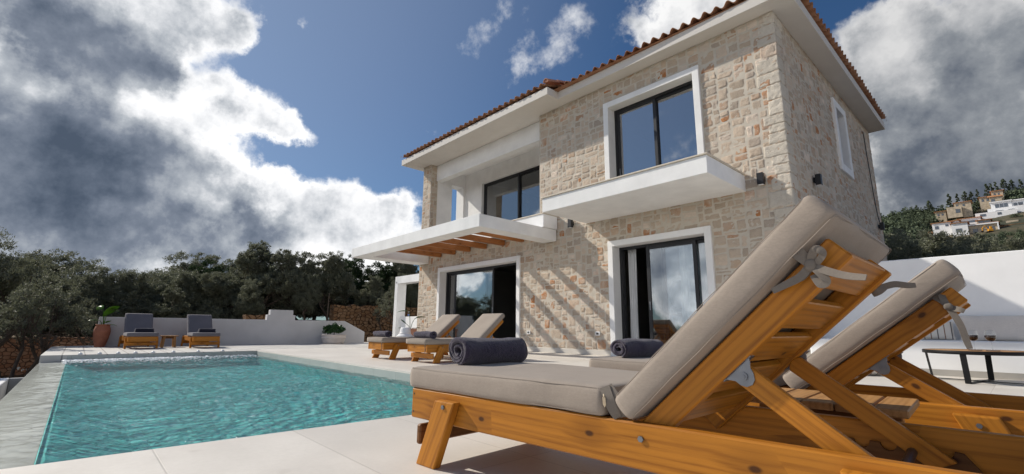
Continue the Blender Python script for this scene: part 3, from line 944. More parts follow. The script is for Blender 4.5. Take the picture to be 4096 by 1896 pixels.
def stone_field(W, H, holes, seed, cell=.061, big=1.0, res=(9, 8)):
    """irregular coursed rubble: stones packed on a jittered grid, each a rough raised face.
    returns V (s,t,n), F, tint"""
    rg = np.random.default_rng(seed)
    nx, ny = int(round(W / cell)), int(round(H / cell))
    cx, cy = W / nx, H / ny
    J = np.stack(np.meshgrid(np.arange(nx + 1) * cx, np.arange(ny + 1) * cy, indexing='ij'), -1)
    J = J + rg.uniform(-.22, .22, J.shape) * [cx, cy]
    J[..., 0] = np.clip(J[..., 0], 0, W); J[..., 1] = np.clip(J[..., 1], 0, H)
    occ = np.zeros((nx, ny), bool)
    for a, b, c, d in holes:
        i0, i1 = int(math.ceil(a / cx - .35)), int(math.floor(b / cx + .35))
        j0, j1 = int(math.ceil(c / cy - .35)), int(math.floor(d / cy + .35))
        occ[max(i0, 0):max(i1, 0), max(j0, 0):max(j1, 0)] = True
    m, n = res
    A, B = np.meshgrid(np.linspace(-1, 1, m), np.linspace(-1, 1, n), indexing='ij')
    A = np.sign(A) * np.abs(A) ** .8; B = np.sign(B) * np.abs(B) ** .8
    A2 = A * np.sqrt(1 - .06 * B ** 8); B2 = B * np.sqrt(1 - .06 * A ** 8)
    edge = 1 - np.maximum(np.abs(A), np.abs(B)) ** 16
    ids = np.arange(m * n).reshape(m, n)
    fl = np.stack([ids[:-1, :-1], ids[1:, :-1], ids[1:, 1:], ids[:-1, 1:]], -1).reshape(-1, 4)
    Vs = []; Fs = []; Ts = []; cnt = 0
    for j in range(ny):
        i = 0
        while i < nx:
            if occ[i, j]: i += 1; continue
            w = int(rg.choice([2, 3, 4, 5, 6], p=[.20, .34, .26, .14, .06])); hh = int(rg.choice([1, 2, 3, 4], p=[.14, .42, .34, .10]))
            if hh == 1: w = max(w, 3)
            k = 0
            while k < w and i + k < nx and not occ[i + k, j]: k += 1
            w = k
            rest = 0
            while i + w + rest < nx and not occ[i + w + rest, j] and rest < 2: rest += 1
            if rest == 1: w += 1
            h2 = 1
            while h2 < hh and j + h2 < ny and not occ[i:i + w, j + h2].any(): h2 += 1
            occ[i:i + w, j:j + h2] = True
            p00, p10, p11, p01 = J[i, j], J[i + w, j], J[i + w, j + h2], J[i, j + h2]
            gap = .0058
            sx_, sy_ = w * cx, h2 * cy
            a = A2 * (1 - 2 * gap / sx_); b = B2 * (1 - 2 * gap / sy_)
            u = (a + 1) / 2; v = (b + 1) / 2
            P = (p00 * ((1 - u) * (1 - v))[..., None] + p10 * (u * (1 - v))[..., None] + p11 * (u * v)[..., None] + p01 * ((1 - u) * v)[..., None])
            top = rg.uniform(.007, .013)
            z = -.004 + edge * (top + A * rg.uniform(-.003, .003) + B * rg.uniform(-.004, .004))
            Vs.append(np.concatenate([P, z[..., None]], -1).reshape(-1, 3)); Fs.append(fl + cnt); cnt += m * n
            q = rg.random(); vv = rg.uniform(.82, 1.12)
            if q < .50: c = (.54, .465, .37)
            elif q < .70: c = (.455, .39, .31)
            elif q < .84: c = (.65, .585, .495)
            elif q < .92: c = (.50, .42, .32)
            else: c = (.42, .37, .31)
            rust = (1.0 if rg.random() < .5 else .65) if rg.random() < .11 else (.30 if rg.random() < .12 else 0.0)
            Ts.append(np.tile([c[0] * vv * 1.05, c[1] * vv * .99, c[2] * vv * .98, rust], (m * n, 1)))
            i += w
    V = np.concatenate(Vs); F = np.concatenate(Fs); T = np.concatenate(Ts)
    lift = np.clip((V[:, 2] + .004) / .02, 0, 1)
    q = np.stack([V[:, 0], V[:, 1], 0 * V[:, 0] + seed], 1)
    V[:, 2] += lift * (np.abs(vnoise(q * 17, seed)) * .016 + vnoise(q * 38, seed + 1) * .0090 + np.abs(vnoise(q * 8, seed + 2)) * .006 - .006)
    V[:, 0] += vnoise(q * 26, seed + 3) * .0055; V[:, 1] += vnoise(q * 26, seed + 4) * .0055
    return V, F, T

def backing(W, H, holes):
    xs = sorted({0, W, *[c for h in holes for c in h[:2] if 0 < c < W]}); ys = sorted({0, H, *[c for h in holes for c in h[2:] if 0 < c < H]})
    V = []; F = []
    for x0, x1 in zip(xs, xs[1:]):
        for y0, y1 in zip(ys, ys[1:]):
            if not in_rect((x0 + x1) / 2, (y0 + y1) / 2, holes):
                b = len(V); V += [(x0, y0, .003), (x1, y0, .003), (x1, y1, .003), (x0, y1, .003)]; F.append((b, b + 1, b + 2, b + 3))
    return np.array(V, float), np.array(F)

def stone_wall(name, origin, s_dir, n_dir, W, H, holes, seed, cell=.061, res=(9, 8)):
    o = np.array(origin); sd = np.array(s_dir, float); nd = np.array(n_dir, float)
    def world(V): return o + V[:, :1] * sd + V[:, 1:2] * np.array([0, 0, 1.]) + V[:, 2:3] * nd
    V, F, T = stone_field(W, H, holes, seed, cell, res=res)
    bv, bf = backing(W, H, holes)
    nb = len(V)
    allV = np.concatenate([world(V), world(bv)]); allF = np.concatenate([F, bf + nb])
    if np.dot(np.cross(sd, [0, 0, 1.]), nd) < 0: allF = allF[:, ::-1]
    me = np_mesh(name, allV, allF, {'tint': np.concatenate([T, np.tile([.5, .45, .4, 0], (len(bv), 1))])})
    ob = link(name, me, MAT['villa_stone'])
    me.materials.append(MAT['mortar'])
    mi = np.zeros(len(allF), 'i'); mi[len(F):] = 1
    me.polygons.foreach_set('material_index', mi)
    me.polygons.foreach_set('use_smooth', np.ones(len(allF), bool))
    return vpart(ob)

HX0, HX1, HY0, HY1, HZ = -13.45, -2.24, 8.15, 15.5, 6.0
D1 = (-12.28, -8.545, 0, 2.38); D2 = (-5.82, -3.585, 0, 2.38); WN = (-5.825, -3.59, 3.0, 5.555)
fx = lambda r: (r[0] - HX0, r[1] - HX0, r[2] - .10, r[3] - .10)
stone_wall('stone_wall', (HX0, HY0, .10), (1, 0, 0), (0, -1, 0), HX1 - HX0, HZ - .10,
           [fx(D1), fx(D2), fx(WN), fx((-12.98, -7.865, 2.95, 6.1))], 5)
SL = (11.55, 12.60, 3.93, 5.60)
stone_wall('stone_wall', (HX1, HY0, .10), (0, 1, 0), (1, 0, 0), HY1 - HY0, HZ - .10, [(SL[0] - HY0, SL[1] - HY0, SL[2] - .1, SL[3] - .1)], 9)
stone_wall('stone_wall', (-12.98, HY0 + .01, 3.15), (0, 1, 0), (1, 0, 0), .26, HZ - 3.15, [], 12)
# rough quoins knit the two faces together at the corner
Vq = []; Fq = []; Tq = []; z = .10; k = 0
while z < 5.98:
    hgt = min(float(rng.uniform(.14, .30)), 5.995 - z); a = float(rng.uniform(.14, .38)); b_ = .56 - a
    P, Fr = rbox(a + .028, b_ + .028, hgt - .016, .011, (12, 12, 12), 0, .009, 40 + k, 22)
    P = P + [HX1 + .014 - (a + .028) / 2, HY0 - .014 + (b_ + .028) / 2, z + hgt / 2]
    nb = sum(len(v) for v in Vq)
    Vq.append(P); Fq.append(Fr + nb); v = rng.uniform(.9, 1.12)
    Tq.append(np.tile([.60 * v, .55 * v, .475 * v, .3 if rng.random() < .15 else 0], (len(P), 1)))
    z += hgt; k += 1
me = np_mesh('quoin_stones', np.concatenate(Vq), np.concatenate(Fq), {'tint': np.concatenate(Tq)})
vpart(link('corner_stonework', me, MAT['villa_stone'], smooth=True))
# plain shell that closes the volume behind the stone (left, back, party pieces, no openings in view)
mb = MB()
mb.box(HX0, HX0 + .25, HY0 + .27, 9.02, 0, HZ - .004); mb.box(HX0, HX0 + .25, 9.02, 9.56, 0, 3.2); mb.box(HX0, HX0 + .25, 9.02, 9.56, 5.50, HZ - .004)
mb.box(HX0, HX0 + .25, 9.56, HY1, 0, HZ - .004)
mb.box(HX0, HX1 - .02, HY1 - .25, HY1 - .003, 0, HZ - .004)
mb.box(HX0 + .004, HX0 + .25, HY0 + .006, HY0 + .269, 0, 3.1)
mb.obj('plaster_wall', MAT['render_white'], None)
vpart(bpy.data.objects['plaster_wall'])
# loggia: white recess with its beam, back wall and side walls
mb = MB()
LB = 9.62
mb.box(-13.195, -12.995, HY0 + .27, 9.04, 3.2, 5.995); mb.box(-13.195, -12.995, 9.04, 9.54, 5.48, 5.995); mb.box(-13.195, -12.995, 9.54, LB, 3.2, 5.995)
mb.box(-13.195, -12.06, LB, LB + .2, 3.2, 5.995)
mb.box(-12.06, -7.87, LB, LB + .2, 5.44, 5.995)
mb.box(-8.2, -7.87, LB, LB + .2, 3.2, 5.44)
mb.box(-7.87, -7.70, HY0 + .035, LB + .2, 3.2, 5.995)
mb.box(-12.992, -7.872, HY0 + .22, HY0 + .45, 5.46, 5.992)
mb.box(-12.992, -7.872, HY0 + .452, LB - .002, 5.94, 5.99)
vpart(mb.obj('loggia_wall', MAT['render_white'], None))
mb = MB(); mb.box(-13.19, -7.872, HY0 - .02, LB + .2, 3.02, 3.195)
vpart(mb.obj('loggia_floor', MAT['terrace_tile'], None))
# skirting
for x0, x1 in ((HX0 + .01, -12.28), (-8.545, -5.82), (-3.585, HX1 + .012)):
    mb = MB(); mb.box(x0, x1, HY0 - .022, HY0 + .05, 0.0, .102, .004); vpart(mb.obj('baseboard', MAT['baseboard_stone'], None))
mb = MB(); mb.box(HX1 - .05, HX1 + .022, HY0 + .052, HY1, 0, .102, .004)
vpart(mb.obj('baseboard', MAT['baseboard_stone'], None))

# eaves: boxed white soffit with a fascia, stepping back over the right half
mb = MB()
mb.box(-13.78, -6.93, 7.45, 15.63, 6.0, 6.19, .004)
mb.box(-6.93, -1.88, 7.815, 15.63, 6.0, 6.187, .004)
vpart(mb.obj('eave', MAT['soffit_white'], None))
# clay tile roof: S-curved courses climbing from each eave
def tile_strip(L, rows, pitch=.21, r=.062, run=.36, slope=R(17)):
    """local: x along the eave, y up the slope (away from the eave), returns V,F"""
    V = []; F = []
    n = int(L / pitch); pp = L / n
    prof = []
    for k in range(13):
        a = k / 12
        if a < .62:
            q = a / .62; prof.append((q * .62, math.sin(q * PI) * r))
        else:
            q = (a - .62) / .38; prof.append((.62 + q * .38, -math.sin(q * PI) * r * .35))
    for row in range(rows):
        for i in range(n):
            jz = random.uniform(-.004, .004); jy = random.uniform(-.012, .012); ja = random.uniform(-.008, .008)
            base = len(V)
            y0 = row * run + jy; y1 = y0 + run + .05
            for th in (0, -.014):
                for yy in (y0, y1):
                    for a, h in prof:
                        lift = (y1 - yy) / (y1 - y0) * .022
                        x = (i + a * 1.02) * pp; z = h + th + lift + jz + ja * (a - .5)
                        V.append((x, yy * math.cos(slope) - z * math.sin(slope), yy * math.sin(slope) + z * math.cos(slope)))
            m = len(prof)
            for k in range(m - 1):
                a, b, c, d = base + k, base + k + 1, base + m + k + 1, base + m + k
                F.append((a, b, c, d)); F.append((a + 2 * m, d + 2 * m, c + 2 * m, b + 2 * m))
                F.append((a, a + 2 * m, b + 2 * m, b))
    return np.array(V, float), np.array(F)
Vt = []; Ft = []
def put_tiles(L, rows, ox, oy, oz, ex, ey, keep):
    V, F = tile_strip(L, rows)
    P = np.array([ox, oy, oz]) + V[:, :1] * np.array(ex, float) + V[:, 1:2] * np.array(ey, float) + V[:, 2:3] * np.array([0, 0, 1.])
    cc = P[F].mean(1); F = F[keep(cc[:, 0], cc[:, 1])]
    nb = sum(len(v) for v in Vt); Vt.append(P); Ft.append(F + nb)
put_tiles(6.85, 12, -13.80, 7.40, 6.235, (1, 0, 0), (0, 1, 0), lambda x, y: y - 7.40 < x + 13.80)
put_tiles(5.05, 11, -6.88, 7.765, 6.235, (1, 0, 0), (0, 1, 0), lambda x, y: y - 7.765 < -1.80 - x)
put_tiles(7.9, 11, -1.82, 7.76, 6.235, (0, 1, 0), (-1, 0, 0), lambda x, y: (-1.82 - x < y - 7.74) & (-1.82 - x < 15.7 - y))
Vt = np.concatenate(Vt); Ft = np.concatenate(Ft)
# hip line: the front and side slopes meet along the diagonal from the corner
roof = vpart(link('roof', np_mesh('roof', Vt, Ft), MAT['roof_tile'], smooth=True))
mb = MB()
mb.v = [(-13.78, 7.46, 6.19), (-1.88, 7.82, 6.19), (-1.88, 15.63, 6.19), (-13.78, 15.63, 6.19), (-9.9, 11.6, 7.35), (-5.9, 11.6, 7.35)]
mb.f = [(0, 1, 5, 4), (1, 2, 5), (2, 3, 4, 5), (3, 0, 4), (3, 2, 1, 0)]; mb.w = list(mb.v)
mb.obj('roof_bed', MAT['roof_tile'], roof)
mb = MB()
for q in range(4):
    y0 = 7.40 + q * .40; z0 = 6.295 + q * .40 * math.tan(R(17))
    pts = [(math.cos(PI * k / 10) * .085, math.sin(PI * k / 10) * .085) for k in range(11)] + [(-.072, 0), ] + [(math.cos(PI * k / 10) * .07, math.sin(PI * k / 10) * .07) for k in range(9, 0, -1)] + [(.07, 0)]
    mb.prism(pts, 0, .42, 'xz', Matrix.Translation((-6.935, y0, z0)) @ Matrix.Rotation(R(15), 4, 'X'))
mb.prism([(math.cos(PI * k / 10) * .07, math.sin(PI * k / 10) * .07) for k in range(11)], .01, .03, 'xz', Matrix.Translation((-6.935, 7.40, 6.295)))
mb.obj('ridge_cap', MAT['terracotta_pale'], roof)

# plaster surrounds
def surround(name, x0, x1, z0, z1, bw, sill=False, proj=.05):
    mb = MB()
    yo, yi = HY0 - proj, HY0 + .235
    mb.box(x0, x0 + bw, yo, yi, z0, z1, .006); mb.box(x1 - bw, x1, yo, yi, z0, z1, .006)
    mb.box(x0 + bw - .001, x1 - bw + .001, yo + .0015, yi, z1 - bw, z1 - .0012, .005)
    return vpart(mb.obj(name, MAT['render_white'], None))
surround('door_surround', D1[0], D1[1], 0, D1[3], .125); surround('door_surround', D2[0], D2[1], 0, D2[3], .125)
surround('window_surround', WN[0], WN[1], 3.19, WN[3], .13)

# aluminium sliding doors and windows
def frame_rect(mb, x0, x1, z0, z1, y, w, d):
    mb.box(x0, x0 + w, y, y + d, z0, z1, .003); mb.box(x1 - w, x1, y, y + d, z0, z1, .003)
    mb.box(x0 + w, x1 - w, y + .001, y + d - .001, z1 - w, z1 - .001, .003); mb.box(x0 + w, x1 - w, y + .001, y + d - .001, z0 + .001, z0 + w, .003)
def pane(parent, x0, x1, z0, z1, y, m='pane_glass'):
    mb = MB(); mb.box(x0, x1, y, y + .006, z0, z1); return mb.obj('pane', MAT[m], parent)
def handle(parent, x, z, y):
    mb = MB(); mb.box(x - .012, x + .012, y - .006, y, z - .085, z + .085, .003); mb.box(x - .006, x + .006, y - .012, y - .005, z - .05, z + .03, .002)
    return mb.obj('handle', MAT['zinc'], parent)
def slider(name, x0, x1, z0, z1, y, leaves, ms='pane_glass', w=.055):
    """outer frame plus sliding leaves (x0,x1,track)"""
    mb = MB(); frame_rect(mb, x0, x1, z0, z1, y, w, .11)
    fr = vpart(mb.obj(name, MAT['black_aluminium'], None))
    for a, b, tr, hx in leaves:
        mb = MB(); yy = y + .012 + tr * .045
        frame_rect(mb, a, b, z0 + w * .6, z1 - w * .8, yy, .07, .036)
        sh = mb.obj('sash', MAT['black_aluminium'], fr)
        pane(fr, a + .068, b - .068, z0 + .1, z1 - .11, yy + .015, ms)
        if hx is not None: handle(fr, hx, (z0 + 1.0) if z0 < 1 else z0 + .75, yy)
    return fr
slider('sliding_door', -12.155, -8.67, .0, 2.255, HY0 + .20, [(-12.10, -10.20, 1, None), (-11.72, -9.86, 0, -9.90)])
slider('sliding_door', -5.695, -3.71, .0, 2.255, HY0 + .20, [(-5.06, -4.0, 0, -5.02), (-4.74, -3.765, 1, None)])
slider('window', -5.695, -3.72, 3.19, 5.425, HY0 + .20, [(-5.64, -4.665, 0, -5.60), (-4.735, -3.775, 1, None)], 'pane_glass_upper')
slider('window', -12.06, -8.2, 3.2, 5.44, LB + .10, [(-12.0, -10.30, 0, None), (-10.37, -8.27, 1, None)])
# rooms behind the glass: closed boxes
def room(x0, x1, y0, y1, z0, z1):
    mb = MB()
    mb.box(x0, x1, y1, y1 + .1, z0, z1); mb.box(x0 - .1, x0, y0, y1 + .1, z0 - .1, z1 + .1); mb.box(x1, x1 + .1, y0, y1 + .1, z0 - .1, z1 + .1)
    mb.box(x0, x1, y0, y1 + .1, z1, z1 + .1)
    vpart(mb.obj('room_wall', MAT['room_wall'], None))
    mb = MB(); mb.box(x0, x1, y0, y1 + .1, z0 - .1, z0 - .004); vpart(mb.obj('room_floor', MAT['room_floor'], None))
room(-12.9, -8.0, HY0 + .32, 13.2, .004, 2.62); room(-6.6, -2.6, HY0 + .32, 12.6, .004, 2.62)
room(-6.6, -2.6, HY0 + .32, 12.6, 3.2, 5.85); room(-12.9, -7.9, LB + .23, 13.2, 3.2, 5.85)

# balcony slab with marble coping; ledge of the loggia
mb = MB(); mb.box(-6.40, -2.94, 6.70, HY0 + .03, 2.875, 3.165, .006)
bs = vpart(mb.obj('balcony_slab', MAT['render_white'], None))
mb = MB(); mb.box(-6.43, -2.915, 6.675, HY0 - .02, 3.166, 3.192, .006); mb.obj('coping', MAT['coping_marble'], bs)
mb = MB(); mb.box(-13.44, -7.265, 7.65, HY0 - .021, 2.862, 3.172, .006)
ld = vpart(mb.obj('balcony_ledge', MAT['render_white'], None))
mb = MB(); mb.box(-13.44, -7.245, 7.63, HY0 + .02, 3.173, 3.2, .006); mb.obj('coping', MAT['coping_marble'], ld)
# pergola: white ring beam with timber joists
mb = MB()
mb.box(-13.45, -7.30, 5.78, 6.18, 2.585, 2.858, .006)
mb.box(-13.448, -12.87, 6.178, HY0 - .022, 2.587, 2.8575, .004)
mb.box(-7.70, -7.302, 6.178, HY0 - .022, 2.587, 2.8575, .004)
pg = vpart(mb.obj('pergola', MAT['render_white'], None))
for x in (-8.40, -9.14, -9.90, -10.64, -11.38, -12.13, -12.885):
    mb = MB(); mb.box(x - .13 + (.02 if x < -12.8 else 0), x, 6.16, HY0 - .025, 2.72, 2.853, .005); mb.obj('joist', MAT['pergola_wood'], pg)
# slit window on the side
mb = MB(); xo, xi = HX1 + .055, HX1 - .24
y0, y1, z0, z1 = SL; bw = .17
mb.box(xi, xo, y0, y0 + bw, z0, z1, .005); mb.box(xi, xo, y1 - bw, y1, z0, z1, .005)
mb.box(xi, xo - .0015, y0 + bw - .001, y1 - bw + .001, z1 - bw, z1 - .001, .005); mb.box(xi, xo + .004, y0 + bw - .001, y1 - bw + .001, z0 + .001, z0 + bw, .005)
sw = vpart(mb.obj('slit_window', MAT['render_white'], None))
mb = MB(); mb.box(HX1 - .20, HX1 - .19, y0 + bw, y1 - bw, z0 + bw, z1 - bw); mb.obj('pane', MAT['house_glass'], sw)

# wall lamps, sockets, cable
def lamp(loc, rz, label):
    t = empty('wall_lamp', loc, rz, label, 'wall lamp', 'black wall lamps on the villa')
    mb = MB(); mb.box(-.05, .05, -.028, .0, -.045, .045, .004); mb.obj('mount', MAT['black_steel'], t)
    mb = MB(); mb.box(-.05, .05, -.115, -.027, -.10, .10, .004); mb.obj('lamp_body', MAT['black_aluminium'], t)
    mb = MB(); mb.box(-.04, .04, -.105, -.037, -.1015, -.0995); mb.obj('lens', MAT['plastic_white'], t)
lamp((-2.66, HY0 - .02, 3.02), 0, 'black box wall lamp on the sunlit front beside the balcony slab end')
lamp((-6.80, HY0 - .02, 2.93), 0, 'black wall lamp tucked under the left end of the balcony slab')
lamp((HX1 + .02, 9.40, 3.19), PI / 2, 'black wall lamp on the shaded side wall nearest the corner')
lamp((HX1 + .02, 14.87, 3.19), PI / 2, 'black wall lamp at the far end of the shaded side wall below the cable')
for x, lab in ((-8.23, 'white wall socket in the stone beside the left sliding door'), (-6.15, 'white wall socket in the stone beside the right sliding door')):
    t = empty('wall_socket', (x, HY0 - .028, .445), 0, lab, 'socket', 'white sockets in the stone wall')
    mb = MB(); mb.box(-.058, .058, -.012, .012, -.042, .042, .004); mb.obj('cover_plate', MAT['plastic_white'], t)
    mb = MB(); mb.box(-.032, .032, -.0135, -.008, -.022, .022, .001); mb.obj('insert', MAT['socket_dark'], t)
pts = [(HX1 + .05, 14.30, 5.62), (HX1 + .05, 14.42, 5.66), (HX1 + .045, 14.50, 5.5), (HX1 + .04, 14.55, 5.1), (HX1 + .045, 14.60, 4.6), (HX1 + .04, 14.66, 4.2), (HX1 + .045, 14.70, 3.8), (HX1 + .05, 14.76, 3.45), (HX1 + .06, 14.84, 3.30)]
mb = MB(); mb.tube(pts, .011, 6); tag(mb.obj('cable', MAT['cable_black']), 'loose black cable hanging down the shaded stone side wall', 'cable')

# things seen through the doors
def drape(name, x0, x1, y, z0, z1, folds, m, label, cat):
    n = folds * 8; V = []; F = []
    for i in range(n + 1):
        a = i / n
        for j in range(9):
            q = j / 8
            V.append((x0 + (x1 - x0) * a + .01 * math.sin(q * 5 + a * 20), y + .035 * math.sin(a * folds * 2 * PI) * (.7 + .5 * q), z1 + (z0 - z1) * q))
    for i in range(n):
        for j in range(8): F.append((i * 9 + j, (i + 1) * 9 + j, (i + 1) * 9 + j + 1, i * 9 + j + 1))
    o = link(name, np_mesh(name, np.array(V), np.array(F)), MAT[m], smooth=True)
    o.modifiers.new('thick', 'SOLIDIFY').thickness = .004
    return tag(o, label, cat)
drape('curtain', -9.75, -9.05, 9.9, .03, 2.0, 6, 'dark_curtain_cloth', 'dark curtain hanging inside the open left sliding door', 'curtain')
drape('curtain', -4.55, -3.80, 8.75, .03, 2.4, 7, 'white_curtain_cloth', 'pale curtain hanging behind the right pane of the right door', 'curtain')
drape('curtain', -5.66, -5.46, 8.62, .03, 2.4, 4, 'white_curtain_cloth', 'narrow pale curtain gathered at the left side of the open right door', 'curtain')
t = empty('sofa', (-9.6, 10.4, 0), 0, 'low dark sofa in the room behind the left sliding door', 'sofa')
P, F = rbox(1.7, .8, .24, .05, (14, 8, 5), .01); P[:, 2] += .30; link('seat', np_mesh('seat', P, F), MAT['sofa_fabric'], t, True)
P, F = rbox(1.7, .22, .45, .06, (14, 5, 7), .01); P += [0, .36, .52]; link('backrest', np_mesh('backrest', P, F), MAT['sofa_fabric'], t, True)
mb = MB(); mb.box(-.8, .8, -.35, .35, .0, .18, .01); mb.obj('base', MAT['aged_wood'], t)
t = empty('wall_mirror', (-5.02, 9.55, 1.28), 0, 'oval rattan framed mirror inside the right sliding door', 'mirror')
mb = MB()
for k in range(3):
    rr = .185 + k * .045
    mb.tube([(math.cos(a) * rr, -.01 * k, math.sin(a) * rr * 1.55) for a in [2 * PI * i / 40 for i in range(41)]], .026, 8)
mb.obj('frame', MAT['rattan'], t, True)
mb = MB(); mb.prism([(math.cos(2 * PI * i / 32) * .18, math.sin(2 * PI * i / 32) * .28) for i in range(32)], 0, .01); mb.obj('mirror_glass', MAT['mirror_dark'], t)
mb = MB(); mb.box(-.75, .75, .03, .09, -1.28, 1.1); vp = mb.obj('inner_wall', MAT['room_wall']); vpart(vp); vp.location = Vector((-5.02, 9.55, 1.28)) - VO
t = empty('rattan_chair', (-4.85, 9.05, 0), R(20), 'rattan chair standing inside the open right sliding door', 'chair')
for sx_ in (-.2, .2):
    for sy_ in (-.2, .2):
        mb = MB(); mb.tube([(sx_ * 1.15, sy_ * 1.15, 0), (sx_, sy_, .45)], .014, 8); mb.obj('leg', MAT['rattan'], t, True)
mb = MB(); mb.box(-.22, .22, -.22, .22, .44, .475, .01); mb.obj('seat', MAT['rattan'], t)
mb = MB(); mb.tube([(-.2, .2, .46), (-.24, .25, .75), (-.12, .27, .86), (.12, .27, .86), (.24, .25, .75), (.2, .2, .46)], .014, 8)
for k in range(5): mb.tube([(-.14 + .07 * k, .2, .46), (-.14 + .07 * k, .265, .85)], .007, 6)
mb.obj('backrest', MAT['rattan'], t, True)

# white frame of the garden gate left of the villa, with its low wall
t = empty('garden_portal', (-15.0, 9.3, 0), 0, 'white square garden portal joined to the left end of the villa', 'portal')
mb = MB(); mb.box(-1.62, -1.40, -.3, .08, 0, 2.50, .005); mb.obj('post', MAT['render_white'], t)
mb = MB(); mb.box(-1.398, 1.50, -.298, .078, 2.22, 2.498, .004); mb.obj('lintel', MAT['render_white'], t)
mb = MB(); mb.box(-1.397, 1.50, -.12, .06, 0, .95, .004); mb.obj('low_wall', MAT['render_white'], t)
mb = MB(); mb.tube([(-1.50 + .022 * math.cos(a), -.315, 2.27 + .03 * math.sin(a)) for a in [i * .55 for i in range(11)]], .006, 6); mb.obj('hook', MAT['black_steel'], t)
b = empty('water_bottle', (-15.92, 9.26, .951), 0, 'clear plastic water bottle standing on the low wall in the portal', 'bottle')
mb = MB(); mb.lathe([(.03, 0), (.034, .01), (.034, .12), (.015, .16), (.013, .175)], 14); mb.obj('body', MAT['drink_glass'], b, True)
mb = MB(); mb.lathe([(.0352, .04), (.0352, .09)], 14); mb.obj('wrapper', MAT['label_blue'], b, True)
mb = MB(); mb.lathe([(.016, .172), (.016, .192)], 12); mb.obj('cap', MAT['plastic_white'], b, True)

# far garden wall with the stepped middle and sloping end
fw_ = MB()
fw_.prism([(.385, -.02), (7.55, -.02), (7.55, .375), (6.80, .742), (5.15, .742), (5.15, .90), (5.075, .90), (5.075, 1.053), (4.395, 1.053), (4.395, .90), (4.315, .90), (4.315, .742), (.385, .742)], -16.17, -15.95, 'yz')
fwo = fw_.obj('garden_wall', MAT['shaded_white'])
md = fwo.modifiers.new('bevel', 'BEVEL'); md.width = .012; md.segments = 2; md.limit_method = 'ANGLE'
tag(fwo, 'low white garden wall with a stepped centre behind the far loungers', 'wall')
# white wall with built-in bench on the right
t = empty('bench_wall', (0, 8.4, 0), 0, 'tall white garden wall with a built-in bench right of the villa', 'wall')
mb = MB(); mb.box(HX1 + .03, 6.0, .2, .42, 0, 1.555, .01); mb.obj('wall', MAT['wall_white'], t)
mb = MB(); mb.box(HX1 + .03, 5.2, -.36, .199, .0, .43, .012); mb.obj('bench', MAT['wall_white'], t)
mb = MB(); mb.box(HX1 + .03, 5.2, -.372, -.361, 0, .076, .002); mb.obj('skirting', MAT['grey_skirting'], t)
# dry stone field walls
def rubble_wall(name, pts, x0, x1, m, label):
    mb = MB(); mb.prism(pts, x0, x1, 'yz')
    o = mb.obj(name, MAT[m]); return tag(o, label, 'wall')
def ragged(y0, y1, z0, z1, step=.25, amp=.05, seed=0):
    rr = random.Random(seed); p = [(y1, z0), (y1, z1)]
    y = y1 - step
    while y > y0 + step * .5:
        p.append((y, z1 + rr.uniform(-amp, amp))); y -= step * rr.uniform(.6, 1.4)
    return p + [(y0, z1), (y0, z0)]
rubble_wall('field_wall', ragged(-7.0, .44, -1.6, .155, .4, .012, 1), -20.5, -20.0, 'red_rubble', 'red dry stone terrace wall behind the small olives on the left')
rubble_wall('field_wall', ragged(.46, .9, -1.4, .31, .2, .03, 2), -20.4, -19.9, 'red_rubble', 'short raised end block of red stone beside the big terracotta jar')
rubble_wall('field_wall', ragged(4.75, 5.95, -1.0, .985, .2, .03, 3), -20.9, -20.4, 'brown_rubble', 'short brown stone wall top showing left of the stepped wall')
rubble_wall('field_wall', ragged(8.1, 17.0, -1.0, 1.50, .35, .07, 4), -20.7, -20.2, 'brown_rubble', 'tall brown dry stone wall behind the white bowl planter')
